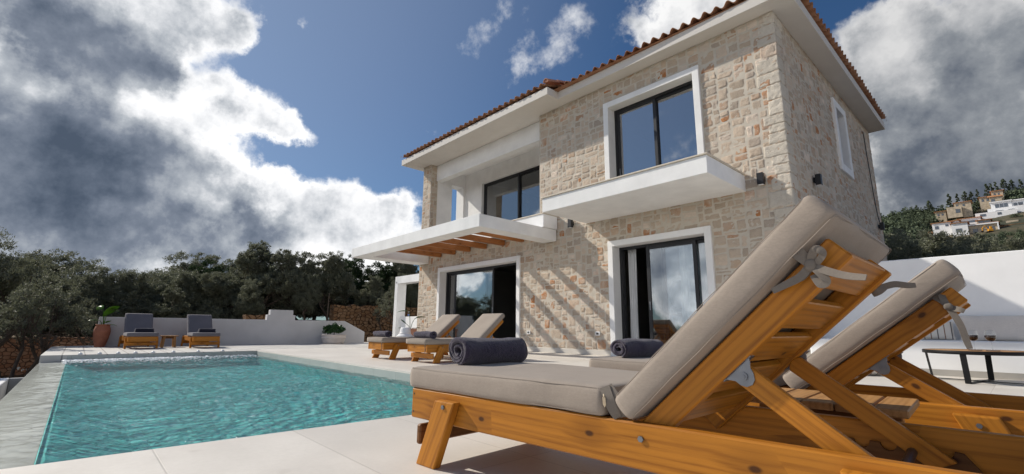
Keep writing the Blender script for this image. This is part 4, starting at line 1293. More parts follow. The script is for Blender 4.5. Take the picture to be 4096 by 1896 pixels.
# ---------------------------------------------------------------- sun loungers
WID = .555
PIV = np.array([1.0, .30])
def build_lounger(da, closeup, cush='taupe_fabric', tw=0.0, wc=WID):
    """local: x from the foot end to the head end, y across, z up"""
    t = empty('sun_lounger')
    th = R(43.5) + da
    f0 = np.array([1.522, .842]) - PIV
    Fp = PIV + np.array([f0[0] * math.cos(da) - f0[1] * math.sin(da), f0[0] * math.sin(da) + f0[1] * math.cos(da)])
    # back frame: X along e1 (towards the top), Y across, Z along e2 (towards the sitter)
    MBk = Matrix(((math.cos(th), 0, -math.sin(th), Fp[0]), (0, 1, 0, 0), (math.sin(th), 0, math.cos(th), Fp[1]), (0, 0, 0, 1)))
    MBk = Matrix(((1, tw, 0, 0), (0, 1, 0, 0), (0, 0, 1, 0), (0, 0, 0, 1))) @ MBk
    def loc(e1, e2): return (Fp[0] + e1 * math.cos(th) - e2 * math.sin(th), Fp[1] + e1 * math.sin(th) + e2 * math.cos(th))
    W = MAT['honey_wood']
    bv = .005
    for y in (0, WID - .035):
        mb = MB(); mb.box(0, 1.94, y, y + .035, .16, .28, bv); mb.obj('side_rail', W, t)
    mb = MB(); mb.box(.001, .032, .036, WID - .036, .162, .278, bv); mb.obj('foot_board', W, t)
    mb = MB(); mb.box(1.90, 1.935, .036, WID - .036, .162, .278, bv); mb.obj('head_board', W, t)
    for y0 in (-.037, WID + .001):
        mb = MB(); mb.prism([(.098, 0), (.214, 0), (.322, .253), (.206, .253)], y0, y0 + .036)
        lg = mb.obj('leg', W, t); m = lg.modifiers.new('bevel', 'BEVEL'); m.width = .005; m.segments = 2
        mb = MB(); mb.prism([(1.632, 0), (1.748, 0), (1.642, .256), (1.526, .256)], y0, y0 + .036)
        lg = mb.obj('leg', W, t); m = lg.modifiers.new('bevel', 'BEVEL'); m.width = .005; m.segments = 2
    for u in (.085, 1.74):
        mb = MB(); mb.box(u, u + .026, -.030, WID + .030, .072, .148, .006); mb.obj('stretcher', MAT['aged_wood'] if closeup else W, t)
    # seat boards under the mattress
    for k in range(8):
        u = .05 + k * .115; mb = MB(); mb.box(u, u + .09, .036, WID - .036, .254, .275, .003); mb.obj('seat_slat', W, t)
    # backrest
    for y in (.038, WID - .038 - .035):
        mb = MB(); mb.box(-.775, -.055, y, y + .035, -.152, -.087, .004, MBk); mb.obj('back_rail', W, t)
    for a, b in ((-.158, -.056), (-.298, -.205), (-.425, -.33), (-.55, -.457), (-.675, -.582)):
        mb = MB(); mb.box(a, b, .0735, WID - .0735, -.140, -.118, .003, MBk); mb.obj('back_slat', W, t)
    # struts, rod, notch boards
    pS = loc(-.427, -.178); pR = (1.603, .217)
    dv = np.array([pR[0] - pS[0], pR[1] - pS[1]]); Ls = float(np.hypot(*dv)); a = math.atan2(dv[1], dv[0])
    MS = Matrix.Translation((pS[0], 0, pS[1])) @ Matrix.Rotation(-a, 4, 'Y')
    for y in (.052, WID - .052 - .022):
        hw = .026
        pr = [(-.028 * math.cos(q), hw * math.sin(q)) for q in [PI * (.5 - k / 8) for k in range(9)]][::-1]
        poly = [(-.018 - .012 * math.sin(PI * k / 6), -hw + 2 * hw * k / 6) for k in range(7)] + [(Ls + .055, hw), (Ls + .030, -hw)]
        mb = MB(); mb.prism(poly, y, y + .022, 'xz', MS)
        so_ = mb.obj('strut', W, t); so_.location.x = tw * y; m = so_.modifiers.new('bevel', 'BEVEL'); m.width = .003; m.segments = 2; m.limit_method = 'ANGLE'
        # steel bracket and its bolt at the upper end
        ys = y - .004 if y < .2 else y + .0225
        mb = MB()
        poly = [(-.470, -.150), (-.385, -.150), (-.392, -.162), (-.402, -.172), (-.406, -.186), (-.415, -.198), (-.428, -.203), (-.442, -.198), (-.450, -.186), (-.452, -.172), (-.462, -.160)]
        mb.prism(poly, ys, ys + .0032, 'xz', MBk)
        mb.box(-.475, -.38, min(ys, ys + .02), ys + .026, -.155, -.1525, 0, MBk)
        br = mb.obj('bracket', MAT['zinc'], t)
        yb = ys - .004 if y < .2 else ys + .003
        mb = MB(); mb.prism([(pS[0] + .010 * math.cos(q), pS[1] + .010 * math.sin(q)) for q in [2 * PI * k / 14 for k in range(14)]], yb, yb + .0045)
        mb.prism([(pS[0] + .005 * math.cos(q), pS[1] + .005 * math.sin(q)) for q in [2 * PI * k / 10 for k in range(10)]], yb - .002, yb + .006)
        mb.obj('bolt', MAT['zinc'], br)
    mb = MB(); mb.tube([(pR[0], .040, pR[1]), (pR[0], WID - .040, pR[1])], .0115, 12); mb.obj('support_rod', MAT['dark_rod'], t, False)
    top = [(1.43, .226)]
    for uc in (1.492, 1.552, 1.612, 1.668):
        top += [(uc - .019 + .019 * (1 - math.cos(PI * k / 6)), .226 - .020 * math.sin(PI * k / 6)) for k in range(7)]
    top += [(1.705, .224), (1.745, .168), (1.43, .168)]
    for y in (.0355, WID - .0355 - .012):
        mb = MB(); mb.prism(top, y, y + .012); mb.obj('notch_board', MAT['aged_wood'], t)
    # bolts
    for u, z, y, s in ((1.074, .24, -.0055, 1), (.262, .232, -.0425, 1), (1.59, .225, -.0425, 1)):
        mb = MB(); mb.prism([(u + .0085 * math.cos(q), z + .0085 * math.sin(q)) for q in [2 * PI * k / 6 for k in range(6)]], y, y + .006)
        mb.obj('bolt', MAT['zinc'], t)
    if closeup:
        mb = MB()
        for z in (.256, .185): mb.prism([(.016 + .0042 * math.cos(q), z + .0042 * math.sin(q)) for q in [2 * PI * k / 8 for k in range(8)]], -.0008, .002)
        mb.obj('screw', MAT['dark_rod'], t)
    # mattress and back cushion with piping
    C = MAT[cush]
    n = (36, 18, 8) if closeup else (14, 8, 4)
    P, Fr = rbox(.975, WID + .028, .086, .014, n, .006, .0036 if closeup else .0015, 3, 7)
    P += [.4685, WID / 2 + .01, .3225]
    mt = link('mattress', np_mesh('mattress', P, Fr), C, t, True)
    P, Fr = rbox(.735, wc + .006, .079, .013, n, .006, .0042 if closeup else .0015, 6, 7)
    P += [-.3675, wc / 2, -.0395]
    q = np.array(MBk)
    Pw = P @ q[:3, :3].T + q[:3, 3]
    bc = link('back_cushion', np_mesh('back_cushion', Pw, Fr), C, t, True)
    def loop(x0, x1, y0, y1, z, r=.024):
        x0 += .002; x1 -= .002; y0 += .002; y1 -= .002
        o = []
        for cx, cy, s in ((x1 - r, y1 - r, 0), (x0 + r, y1 - r, 1), (x0 + r, y0 + r, 2), (x1 - r, y0 + r, 3)):
            for k in range(4):
                an = PI / 2 * (s + k / 3); o.append((cx + r * math.cos(an), cy + r * math.sin(an), z))
        full = []
        for i in range(len(o)):
            p, w = Vector(o[i]), Vector(o[(i + 1) % len(o)])
            m_ = max(1, int((w - p).length / .05))
            for k in range(m_):
                v = p.lerp(w, k / m_); wv = .0012 * math.sin(v.x * 31) + .001 * math.sin(v.y * 43 + 2)
                full.append((v.x, v.y, v.z + wv))
        return full + [full[0]]
    mb = MB(); mb.tube(loop(-.020, .958, -.005, WID + .025, .3600), .0010 if closeup else .0016, 6, False)
    if closeup: mb.tube(loop(-.020, .958, -.005, WID + .025, .2870), .0010, 6, False)
    mb.obj('piping', C, mt, True)
    mb = MB(); mb.tube(loop(-.735, 0, -.004, wc + .004, -.0765), .0010 if closeup else .0016, 6, False, MBk)
    if closeup: mb.tube(loop(-.735, 0, -.004, wc + .004, -.0035), .0010, 6, False, MBk)
    mb.obj('piping', C, bc, True)
    return t, MBk

def ribbon_tie(t, pieces, y, width=.02):
    for pts in pieces:
        n = len(pts); k = 7; o = []
        for i in range(n - 1):
            p0, p1, p2, p3 = [np.array(pts[min(max(j, 0), n - 1)], float) for j in (i - 1, i, i + 1, i + 2)]
            for s in range(k):
                q = s / k
                o.append(.5 * ((2 * p1) + (-p0 + p2) * q + (2 * p0 - 5 * p1 + 4 * p2 - p3) * q * q + (-p0 + 3 * p1 - 3 * p2 + p3) * q ** 3))
        o.append(np.array(pts[-1], float))
        mb = MB(); mb.ribbon([(a[0], y + a[2] if len(a) > 2 else y, a[1]) for a in o], [width * (.75 + .3 * math.sin(1 + 2.2 * i / len(o))) for i in range(len(o))], (0.25, -1, .15), .0012)
        mb.obj('tie', MAT['ribbon_fabric'], t, False)

L1, MB1 = build_lounger(0.0, True, tw=.058, wc=.67)
L1.location = (-1.819, 1.095, 0); L1.rotation_euler.z = .066
tag(L1, 'nearest wooden lounger with taupe cushions and a bow tied behind its raised back', 'sun lounger', 'wooden sun loungers')
# bow on the near back rail
kx, kz = 1.510, .678
ribbon_tie(L1, [[(kx, kz, -.012), (1.487, .652, -.016), (1.457, .636, -.020), (1.429, .622, -.024)],
                [(kx, kz, -.012), (1.540, .662, -.020), (1.575, .648, -.03), (1.612, .640, -.045)],
                [(kx, kz, -.010), (1.517, .700, -.020), (1.528, .712, -.026), (1.538, .700, -.024), (1.522, .680, -.014)],
                [(kx, kz, -.010), (1.496, .692, -.020), (1.484, .706, -.026), (1.494, .712, -.024), (1.508, .690, -.012)],
                [(kx, kz, -.010), (1.524, .664, -.018), (1.538, .640, -.020), (1.526, .632, -.02), (1.512, .655, -.012)]], .03, .017)
mb = MB(); P, Fr = rbox(.022, .016, .026, .007, (5, 5, 5), .001, .002, 5, 60); mb.add([tuple(p + [kx, .017, kz]) for p in P], [tuple(f) for f in Fr]); mb.obj('tie_knot', MAT['ribbon_fabric'], L1, True)
# ribbon wraps from the cushion seam over the near rail
ribbon_tie(L1, [[(1.468, .66, .012), (1.483, .652, .0), (1.500, .664, -.006), (kx, kz, -.010)]], .03, .017)
# bow on the far rail
kx2, kz2 = 1.592, .662
ribbon_tie(L1, [[(kx2, kz2, .02), (1.556, .650, .0), (1.520, .652, -.05)], [(kx2, kz2, .02), (1.615, .668, .03), (1.642, .664, .04), (1.66, .664, .05)],
                [(kx2, kz2, .02), (1.58, .648, .0), (1.565, .640, .0), (1.585, .655, .02)]], WID - .03, .018)
# zipper pull and its flap at the fold
mb = MB(); mb.tube([(.962, .026 * 0 - .004, .345), (.966, -.008, .338)], .003, 6); mb.prism([(.9605, .338), (.9705, .338), (.9725, .318), (.968, .310), (.962, .318)], -.010, -.0085); mb.obj('zipper_pull', MAT['brass_zip'], L1)
ribbon_tie(L1, [[(.962, .366, .006), (.978, .335, .0), (.990, .305, .004), (1.0, .284, .012)], [(.968, .366, .012), (.993, .34, .008), (1.008, .312, .012), (1.012, .286, .02)]], -.004, .03)
mb = MB(); mb.box(-.455, -.435, .30, .35, -.112, -.1115, 0, MB1); mb.obj('care_tag', MAT['tag_white'], L1)

L2, MB2 = build_lounger(-.083, True, wc=.60)
L2.location = (-1.741, 2.234, 0); L2.rotation_euler.z = .04
tag(L2, 'second wooden lounger with taupe cushions, behind the nearest, long ribbon ends hanging from its back', 'sun lounger', 'wooden sun loungers')
kx, kz = 1.562, .622
ribbon_tie(L2, [[(kx, kz, -.008), (1.585, .56, -.02), (1.595, .50, -.03), (1.600, .475, -.035)], [(kx, kz, -.008), (1.575, .615, -.012), (1.592, .610, -.02), (1.603, .604, -.02)],
                [(1.548, .668, .01), (1.552, .650, -.004), (kx, kz, -.008)], [(1.527, .660, .01), (1.545, .645, -.004), (kx, kz, -.008)]], .03, .02)
mb = MB(); P, Fr = rbox(.024, .018, .022, .007, (5, 5, 5), .001, .002, 5, 60); mb.add([tuple(p + [kx, .018, kz]) for p in P], [tuple(f) for f in Fr]); mb.obj('tie_knot', MAT['ribbon_fabric'], L2, True)

proto, MB3 = build_lounger(-.075, False)
proto.location = (-6.172, 3.937, 0); proto.rotation_euler.z = 1.595
tag(proto, 'wooden lounger at the left sliding door, nearer the villa middle, with only a rolled towel', 'sun lounger', 'wooden sun loungers')
L4 = copy_tree(proto); L4.location = (-7.372, 3.843, 0); L4.rotation_euler.z = 1.582
L4['label'] = 'wooden lounger with a white hat and a rolled towel, nearer the bowl planter'
for o, y in ((proto, 0), (L4, 0)):
    ribbon_tie(o, [[(-.012, .30), (-.028, .25), (-.018, .20), (-.034, .165)]], .02, .012)
L5, _ = build_lounger(0.0, False, 'grey_fabric')
L5.location = (-13.929, 1.442, 0); L5.rotation_euler.z = 3.16
tag(L5, 'wooden lounger with grey cushions by the far wall, beside the big terracotta jar', 'sun lounger', 'wooden sun loungers')
L6 = copy_tree(L5); L6.location = (-13.753, 2.677, 0); L6.rotation_euler.z = 3.124
L6['label'] = 'wooden lounger with grey cushions by the far wall, right of the small slatted table'

# ---------------------------------------------------------------- towels
def rolled_towel(L, r, turns, wob, label, tagp=False, seed=0, squash=.88, lie=.0):
    """a long thick cloth rolled up: spiral section swept along local y"""
    rr = random.Random(seed)
    t = empty('rolled_towel', (0, 0, 0), 0, label, 'towel', 'dark rolled towels on the loungers')
    N = int(turns * 26); th = r / (turns + .6)
    cen = []
    for i in range(N + 1):
        a = i / N * turns * 2 * PI
        rad = th * .75 + (r - th * 1.25) * (i / N) ** .9
        rad *= 1 + .10 * math.sin(a * 1.3 + seed) * (1 - i / N)
        cen.append((rad * math.cos(-a + lie), rad * math.sin(-a + lie)))
    half = th * .36
    sec = []
    for side in (1, -1):
        rng_ = range(N + 1) if side > 0 else range(N, -1, -1)
        for i in rng_:
            p0 = cen[max(i - 1, 0)]; p1 = cen[min(i + 1, N)]
            tx, tz = p1[0] - p0[0], p1[1] - p0[1]; l = math.hypot(tx, tz) or 1
            sec.append((cen[i][0] - tz / l * half * side, cen[i][1] + tx / l * half * side))
    M_ = 22; V = []; F = []; ns = len(sec)
    for j in range(M_ + 1):
        q = j / M_
        for k, (x, z) in enumerate(sec):
            rho = math.hypot(x, z) / r
            end = 0
            # each turn ends at a slightly different length, so the roll end looks layered
            ph = math.atan2(z, x)
            edge_off = .006 * math.sin(5 * rho * 3 + seed) + .004 * math.sin(ph * 2 + seed)
            y = q * L + (edge_off if j in (0, M_) else 0)
            pin = 1 - .05 * math.sin(PI * q) * 0 + .02 * math.sin(q * 9 + seed)
            xx, zz = x * pin, z * pin
            if j in (0, M_): xx, zz = xx * .985, zz * .985
            zz = max(zz, -r * squash) * squash
            xx = xx * (1 + .08 * (1 - squash))
            V.append((xx, y, zz + r * squash * squash))
    V = np.array(V); nn = np.stack([vnoise(V * 45 + 7 * k + seed, k) for k in range(3)], 1) * .0022 + np.stack([vnoise(V * 11 + 3 * k + seed, k) for k in range(3)], 1) * .0075
    V = V + nn
    for j in range(M_):
        for k in range(ns):
            k2 = (k + 1) % ns
            F.append((j * ns + k, j * ns + k2, (j + 1) * ns + k2, (j + 1) * ns + k))
    me = np_mesh('roll', V, np.array(F))
    # end strips close the cloth thickness
    bm = bmesh.new(); bm.from_mesh(me); bm.verts.ensure_lookup_table()
    for j in (0, M_):
        for i in range(N):
            a, b = j * ns + i, j * ns + i + 1; c, d = j * ns + ns - 2 - i, j * ns + ns - 1 - i
            try: bm.faces.new([bm.verts[q] for q in ((a, b, c, d) if j else (d, c, b, a))])
            except ValueError: pass
    bmesh.ops.recalc_face_normals(bm, faces=bm.faces); bm.to_mesh(me); bm.free()
    link('roll', me, MAT['terry_cloth'], t, True)
    if tagp:
        mb = MB(); w_ = .03
        pts = [(-.000 + r * 1.015 * math.cos(a), .052, (r * 1.015 * math.sin(a)) * squash + r * squash * squash) for a in [R(128 + 6 * i) for i in range(8)]]
        mb.ribbon(pts, .022, [(math.cos(R(128 + 6 * i)), 0, math.sin(R(128 + 6 * i))) for i in range(8)], .001); mb.obj('woven_label', MAT['label_blue'], t)
    return t
def place_on(t, L, u, v, z, rz=0):
    m = Matrix.Translation(L.location) @ Matrix.Rotation(L.rotation_euler.z, 4, 'Z')
    t.location = m @ Vector((u, v, z)); t.rotation_euler.z = L.rotation_euler.z + rz
ZT = .3665
t = rolled_towel(.38, .079, 3.1, 0, 'thick charcoal towel rolled up on the foot of the nearest lounger', seed=1, lie=-.9); place_on(t, L1, .085, .165, ZT, R(-3))
t = rolled_towel(.38, .070, 2.6, 0, 'rolled charcoal towel with a small blue label, on the second lounger', True, seed=4, lie=2.6); place_on(t, L2, .12, .10, ZT, R(-8))
t = rolled_towel(.45, .076, 2.6, 0, 'rolled purple grey towel on the lounger in front of the left sliding door', seed=2); place_on(t, proto, .16, .06, ZT, R(3))
t = rolled_towel(.45, .074, 2.6, 0, 'rolled purple grey towel on the foot of the lounger with the white hat', seed=3); place_on(t, L4, .15, .10, ZT, R(2))
def folded_towel(label, L, u, v):
    t = empty('folded_towel', (0, 0, 0), 0, label, 'towel', 'folded navy towels')
    for k in range(3):
        P, Fr = rbox(.22, .37 - k * .008, .034, .0165, (8, 12, 4), .001, .003, 20 + k, 12); P += [.003 * k, 0, .017 + .031 * k]
        link('fold', np_mesh('fold', P, Fr), MAT['navy_cloth'], t, True)
    place_on(t, L, u, v, ZT)
folded_towel('folded navy towel on the grey lounger beside the big terracotta jar', L5, .36, .24)
folded_towel('folded navy towel on the grey lounger right of the small table', L6, .36, .24)
# white hat
t = empty('sun_hat', (0, 0, 0), 0, 'white cloth bucket hat lying on the lounger nearer the planter', 'hat')
mb = MB(); mb.lathe([(.160, .004), (.164, .0), (.140, .026), (.116, .050), (.102, .066), (.097, .080), (.092, .12), (.086, .158), (.076, .172), (.050, .164), (.02, .160), (0.0001, .159)], 32, wob=.03)
mb.obj('crown_and_brim', MAT['hat_cloth'], t, True)
mb = MB(); mb.lathe([(.1035, .068), (.0985, .088)], 32, wob=.03); mb.obj('band', MAT['plastic_white'], t, True)
place_on(t, L4, .52, .20, ZT - .002)

# ---------------------------------------------------------------- small slatted tables
def slat_table(lx, ly, h, n, label, loc, rz=0, planks_y=True):
    t = empty('side_table', loc, rz, label, 'side table', 'small slatted tables between loungers')
    pw = lx / n
    for k in range(n):
        mb = MB(); mb.box(-lx / 2 + k * pw + .002, -lx / 2 + (k + 1) * pw - .002, -ly / 2, ly / 2, h - .024, h, .004); mb.obj('plank', MAT['table_wood'], t)
    for y in (-ly / 2 + .045, ly / 2 - .07):
        mb = MB(); mb.box(-lx / 2 + .05, lx / 2 - .05, y, y + .025, h - .075, h - .0245, .003); mb.obj('apron', MAT['aged_wood'], t)
    for sx_ in (-1, 1):
        for sy_ in (-1, 1):
            mb = MB(); x = sx_ * (lx / 2 - .075)
            mb.prism([(x + sx_ * .025 - .024, 0), (x + sx_ * .025 + .024, 0), (x + .024, h - .0245), (x - .024, h - .0245)], sy_ * (ly / 2 - .05) - .018, sy_ * (ly / 2 - .05) + .018)
            mb.obj('leg', MAT['table_wood'], t)
slat_table(.475, .36, .30, 5, 'small slatted wooden table between the two nearest loungers', (-.515, 2.02, 0), R(3.0))
slat_table(.36, .36, .29, 4, 'small slatted wooden table between the two grey loungers', (-14.75, 1.75, 0), R(90))
slat_table(.40, .38, .28, 4, 'small slatted wooden table between the pair of loungers at the sliding door', (-7.02, 4.75, 0), 0)

# ---------------------------------------------------------------- round coffee table with wine
t = empty('coffee_table', (-.42, 7.38, 0), R(12), 'low round coffee table with wooden top and black metal legs', 'coffee table')
mb = MB(); mb.lathe([(.435, .300), (.447, .302), (.447, .336), (.443, .339), (.438, .339), (.437, .334)], 56); mb.obj('rim', MAT['black_steel'], t, True)
mb = MB(); mb.lathe([(0.0001, .312), (.436, .312), (.436, .336), (0.0001, .336)], 56); mb.obj('tabletop', MAT['table_wood'], t)
for a in (R(68), R(-22)):
    M_ = Matrix.Rotation(a, 4, 'Z')
    mb = MB(); mb.box(-.40, .40, -.026, .026, 0.002 if a > 0 else .009, .008 if a > 0 else .015, .001, M_); mb.obj('base_bar', MAT['black_steel'], t)
    for s in (-1, 1):
        mb = MB(); mb.prism([(s * .40, .002), (s * .408, .004), (s * .436, .302), (s * .428, .302)], -.026, .026, 'xz', M_); mb.obj('leg', MAT['black_steel'], t)
for k, (x, y, lab) in enumerate(((-.415, 7.33, 'stemmed glass of red wine on the coffee table, left of the two'), (-.275, 7.27, 'stemmed glass of red wine on the coffee table, right of the two'))):
    c = empty('coaster', (x, y, .3395), 0, lab.replace('stemmed glass of red wine on the coffee table,', 'dark square coaster under the wine glass,'), 'coaster', 'coasters on the coffee table')
    mb = MB(); mb.box(-.055, .055, -.055, .055, 0, .004, .001); mb.obj('pad', MAT['coaster_dark'], c)
    g_ = empty('wine_glass', (x, y, .3437), 0, lab, 'wine glass', 'wine glasses on the coffee table')
    bowl = [(.0001, .095), (.012, .097), (.030, .108), (.043, .126), (.048, .146), (.046, .172), (.040, .200), (.036, .218)]
    mb = MB(); mb.lathe([(.036, 0), (.036, .002), (.02, .005), (.006, .010), (.0042, .03), (.0042, .085), (.010, .094)] + bowl[1:], 28); mb.obj('glass', MAT['drink_glass'], g_, True)
    mb = MB(); mb.lathe([(.0001, .0975), (.011, .0985), (.0285, .109), (.0415, .1265), (.0466, .146), (.0455, .160), (.0001, .160)], 28); mb.obj('wine', MAT['wine_red'], g_, True)
# cushions
def pillow(name, w, h, d, m, loc, rx, rz, label, cat='cushion', seed=0):
    nx, ny = 26, 18; V = []; F = []
    for s in (1, -1):
        b = len(V)
        for i in range(nx + 1):
            for j in range(ny + 1):
                a, c = i / nx * 2 - 1, j / ny * 2 - 1
                fat = max(0, (1 - abs(a) ** 2.6)) ** .55 * max(0, (1 - abs(c) ** 2.6)) ** .55
                pull = 1 - .10 * (1 - abs(a) ** 2) * abs(c) ** 3 * .6
                pull2 = 1 - .07 * (1 - abs(c) ** 2) * abs(a) ** 3
                V.append((a * w / 2 * pull2, s * d / 2 * fat, h / 2 + c * h / 2 * pull))
        for i in range(nx):
            for j in range(ny):
                q = (b + i * (ny + 1) + j, b + (i + 1) * (ny + 1) + j, b + (i + 1) * (ny + 1) + j + 1, b + i * (ny + 1) + j + 1)
                F.append(q if s < 0 else q[::-1])
    V = np.array(V); V[:, 1] += vnoise(V * 7 + seed, 3) * .008; V[:, 2] += vnoise(V * 5 + seed, 4) * .006
    o = link(name, np_mesh(name, V, np.array(F)), MAT[m], None, True)
    o.location = loc; o.rotation_euler = (rx, 0, rz)
    return tag(o, label, cat)
pillow('cushion', .72, .33, .16, 'beige_fabric', (-.24, 8.44, .432), R(-14), R(-2), 'large plain beige cushion leaning on the white bench wall', seed=1)
pillow('cushion', .45, .25, .13, 'striped_cloth', (-.86, 8.44, .432), R(-16), R(4), 'beige cushion with brown stripes leaning on the white bench wall', seed=5)
o = pillow('cushion', .50, .50, .17, 'striped_cloth', (-1.28, 7.25, .075), R(-90), R(35), 'pale striped floor cushion lying on the terrace near the bench', seed=8)
o.location = (-1.32, 7.20, .08)
# ---------------------------------------------------------------- pots and pot plants
def leaf_blade(mb, base, d, length, width, droop, roll=0.0, seg=8, thick=.0015):
    """pointed blade that arches: base point, horizontal dir angle d, elevation start"""
    ang, el = d
    pts = []; p = Vector(base); e = el
    for k in range(seg + 1):
        pts.append(p.copy())
        p = p + Vector((math.cos(ang) * math.cos(e), math.sin(ang) * math.cos(e), math.sin(e))) * (length / seg)
        e -= droop / seg
    side = Vector((-math.sin(ang), math.cos(ang), 0)); V = []; F = []
    for k, q in enumerate(pts):
        a = k / seg; w = width / 2 * (math.sin(PI * min(1, a * .9 + .06)) ** .8) if a < 1 else .001
        t_ = (pts[min(k + 1, seg)] - pts[max(k - 1, 0)]).normalized(); nrm = side.cross(t_)
        s2 = (side * math.cos(roll) + nrm * math.sin(roll))
        up_ = nrm * (-abs(w) * .30)
        V += [q - s2 * w - up_, q, q + s2 * w - up_]
    for k in range(seg):
        for c in (0, 1): F.append((k * 3 + c, k * 3 + c + 1, k * 3 + c + 4, k * 3 + c + 3))
    mb.add(V, F)
def plant(root, stems, leafm, at, fol='leaf', stemr=.009):
    for (sx_, sy_, ex, ey, ez, ll, lw, ang, el, dr, ro) in stems:
        mb = MB(); a = Vector((at[0] + sx_, at[1] + sy_, at[2])); b = Vector((at[0] + ex, at[1] + ey, ez))
        m_ = a.lerp(b, .5) + Vector((-(b - a).x * .15, -(b - a).y * .15, .03))
        mb.tube([a, a.lerp(m_, .5) + Vector((0, 0, .01)), m_, m_.lerp(b, .55) + Vector((0, 0, .005)), b], [stemr, stemr * .9, stemr * .8, stemr * .7, stemr * .55], 7)
        mb.obj('stem', MAT[leafm], root, True)
        mb = MB(); leaf_blade(mb, b, (ang, el), ll, lw, dr, ro)
        o = mb.obj(fol, MAT[leafm], root, True); o.modifiers.new('thick', 'SOLIDIFY').thickness = .002

jar = empty('terracotta_jar', (-15.72, .475, -.003), 0, 'big terracotta jar standing at the near end of the far white wall', 'jar')
mb = MB(); mb.lathe([(.095, 0), (.105, .006), (.108, .03), (.125, .10), (.150, .22), (.166, .32), (.168, .37), (.170, .375), (.168, .382), (.160, .44), (.146, .49), (.136, .515), (.134, .525), (.146, .532), (.150, .545), (.146, .556), (.132, .556), (.126, .54), (.125, .50)], 44)
mb.obj('body', MAT['terracotta'], jar, True)
mb = MB(); mb.lathe([(.0001, .50), (.127, .50)], 24); mb.obj('earth', MAT['soil'], jar)
pl = empty('paradise_plant', (-15.72, .475, .49), 0, 'bright green broad leaved plant growing in the big terracotta jar', 'potted plant')
plant(pl, [(0, 0, .02, -.03, .27, .42, .22, R(75), R(72), 1.3, .6), (.01, .01, .04, -.06, .46, .26, .16, R(-150), R(30), 1.0, .9), (.01, .01, .02, .05, .44, .26, .16, R(75), R(25), 1.6, .4),
           (0, -.02, .03, -.09, .16, .24, .07, R(-95), R(20), 1.0, .2), (0, .02, .06, .10, .06, .20, .06, R(70), R(12), 1.0, .2), (.02, 0, .08, .03, .10, .16, .08, R(50), R(50), 1.2, .2)], 'broad_leaf', (0, 0, 0))

pot = empty('terracotta_pot', (-12.93, 7.60, 0), 0, 'round terracotta pot standing by the left corner of the villa', 'pot')
mb = MB(); mb.lathe([(.14, 0), (.15, .01), (.175, .20), (.195, .42), (.198, .44), (.212, .446), (.214, .51), (.196, .512), (.190, .46)], 36); mb.obj('body', MAT['terracotta_pale'], pot, True)
mb = MB(); mb.lathe([(.0001, .46), (.191, .46)], 24); mb.obj('earth', MAT['soil'], pot)
pl = empty('paradise_plant', (-12.93, 7.60, .455), 0, 'tall slender plant with long leaves in the pot by the villa corner', 'potted plant')
plant(pl, [(0, 0, -.06, -.02, .58, .42, .10, R(225), R(18), .9, .3), (.02, 0, .10, .09, .36, .36, .10, R(45), R(35), 1.1, .3), (-.02, .01, -.10, -.09, .20, .24, .07, R(215), R(50), .6, .3),
           (0, .03, -.12, -.14, .06, .20, .08, R(230), R(25), .9, .3), (.02, .02, .10, .12, .07, .18, .07, R(50), R(20), .8, .3)], 'strelitzia_leaf', (0, 0, 0), stemr=.011)

bowl = empty('bowl_planter', (-15.42, 6.24, -.003), 0, 'wide off white bowl planter in front of the far white wall', 'planter')
mb = MB(); mb.lathe([(.30, 0), (.32, .008), (.345, .09), (.365, .165), (.385, .185), (.392, .195), (.372, .22), (.365, .245), (.385, .275), (.40, .283), (.40, .296), (.375, .298), (.355, .27), (.35, .24)], 48)
mb.obj('body', MAT['bowl_white'], bowl, True)
mb = MB(); mb.lathe([(.0001, .24), (.352, .24)], 28); mb.obj('earth', MAT['soil'], bowl)

def leaves(centres, n_per, sig, l, w, seed, up=.2, flat=0.0):
    rg = np.random.default_rng(seed)
    C = np.repeat(np.asarray(centres, float)[:, :3], n_per, 0)
    rad = np.repeat(np.asarray(centres, float)[:, 3], n_per) if np.asarray(centres).shape[1] > 3 else np.full(len(C), sig)
    dirv = rg.normal(size=C.shape); dirv /= np.linalg.norm(dirv, axis=1, keepdims=True)
    rr = rad * rg.random(len(C)) ** .45
    P = C + dirv * rr[:, None] * [1, 1, .85]
    d = dirv * .7 + rg.normal(size=C.shape) * .7; d[:, 2] += up
    d /= np.linalg.norm(d, axis=1, keepdims=True)
    s = np.cross(d, rg.normal(size=C.shape)); s /= np.linalg.norm(s, axis=1, keepdims=True) + 1e-9
    ll = (l * rg.uniform(.6, 1.3, len(C)))[:, None] / 2; ww = (w * rg.uniform(.7, 1.3, len(C)))[:, None] / 2
    V = np.stack([P - d * ll, P + s * ww + d * ll * .1, P + d * ll, P - s * ww + d * ll * .1], 1).reshape(-1, 3)
    F = np.arange(len(V)).reshape(-1, 4)
    clump = np.repeat(np.repeat(rg.random(len(centres)), n_per), 4)
    T = np.stack([clump * .6 + .4 * np.repeat(rg.random(len(C)), 4)] * 3 + [np.ones(len(V))], 1)
    return V, F, T
rg0 = np.random.default_rng(31)
cs = []
for k in range(60):
    a = rg0.uniform(0, 2 * PI); r_ = .30 * math.sqrt(rg0.random()); cs.append((r_ * math.cos(a), r_ * math.sin(a), .27 + .12 * rg0.random() - .16 * (r_ / .3) ** 2 + rg0.uniform(-.04, .05), .07))
V, F, T = leaves(cs, 26, .05, .075, .05, 4, .5)
sh = empty('round_shrub', (-15.42, 6.24, .235), 0, 'small round dark green shrub growing in the off white bowl planter', 'potted plant')
link('foliage', np_mesh('foliage', V, F, {'tint': T}), MAT['shrub_leaf'], sh)
mb = MB(); mb.tube([(0, 0, 0), (.01, 0, .12), (.0, .02, .24)], [.018, .014, .01], 8)
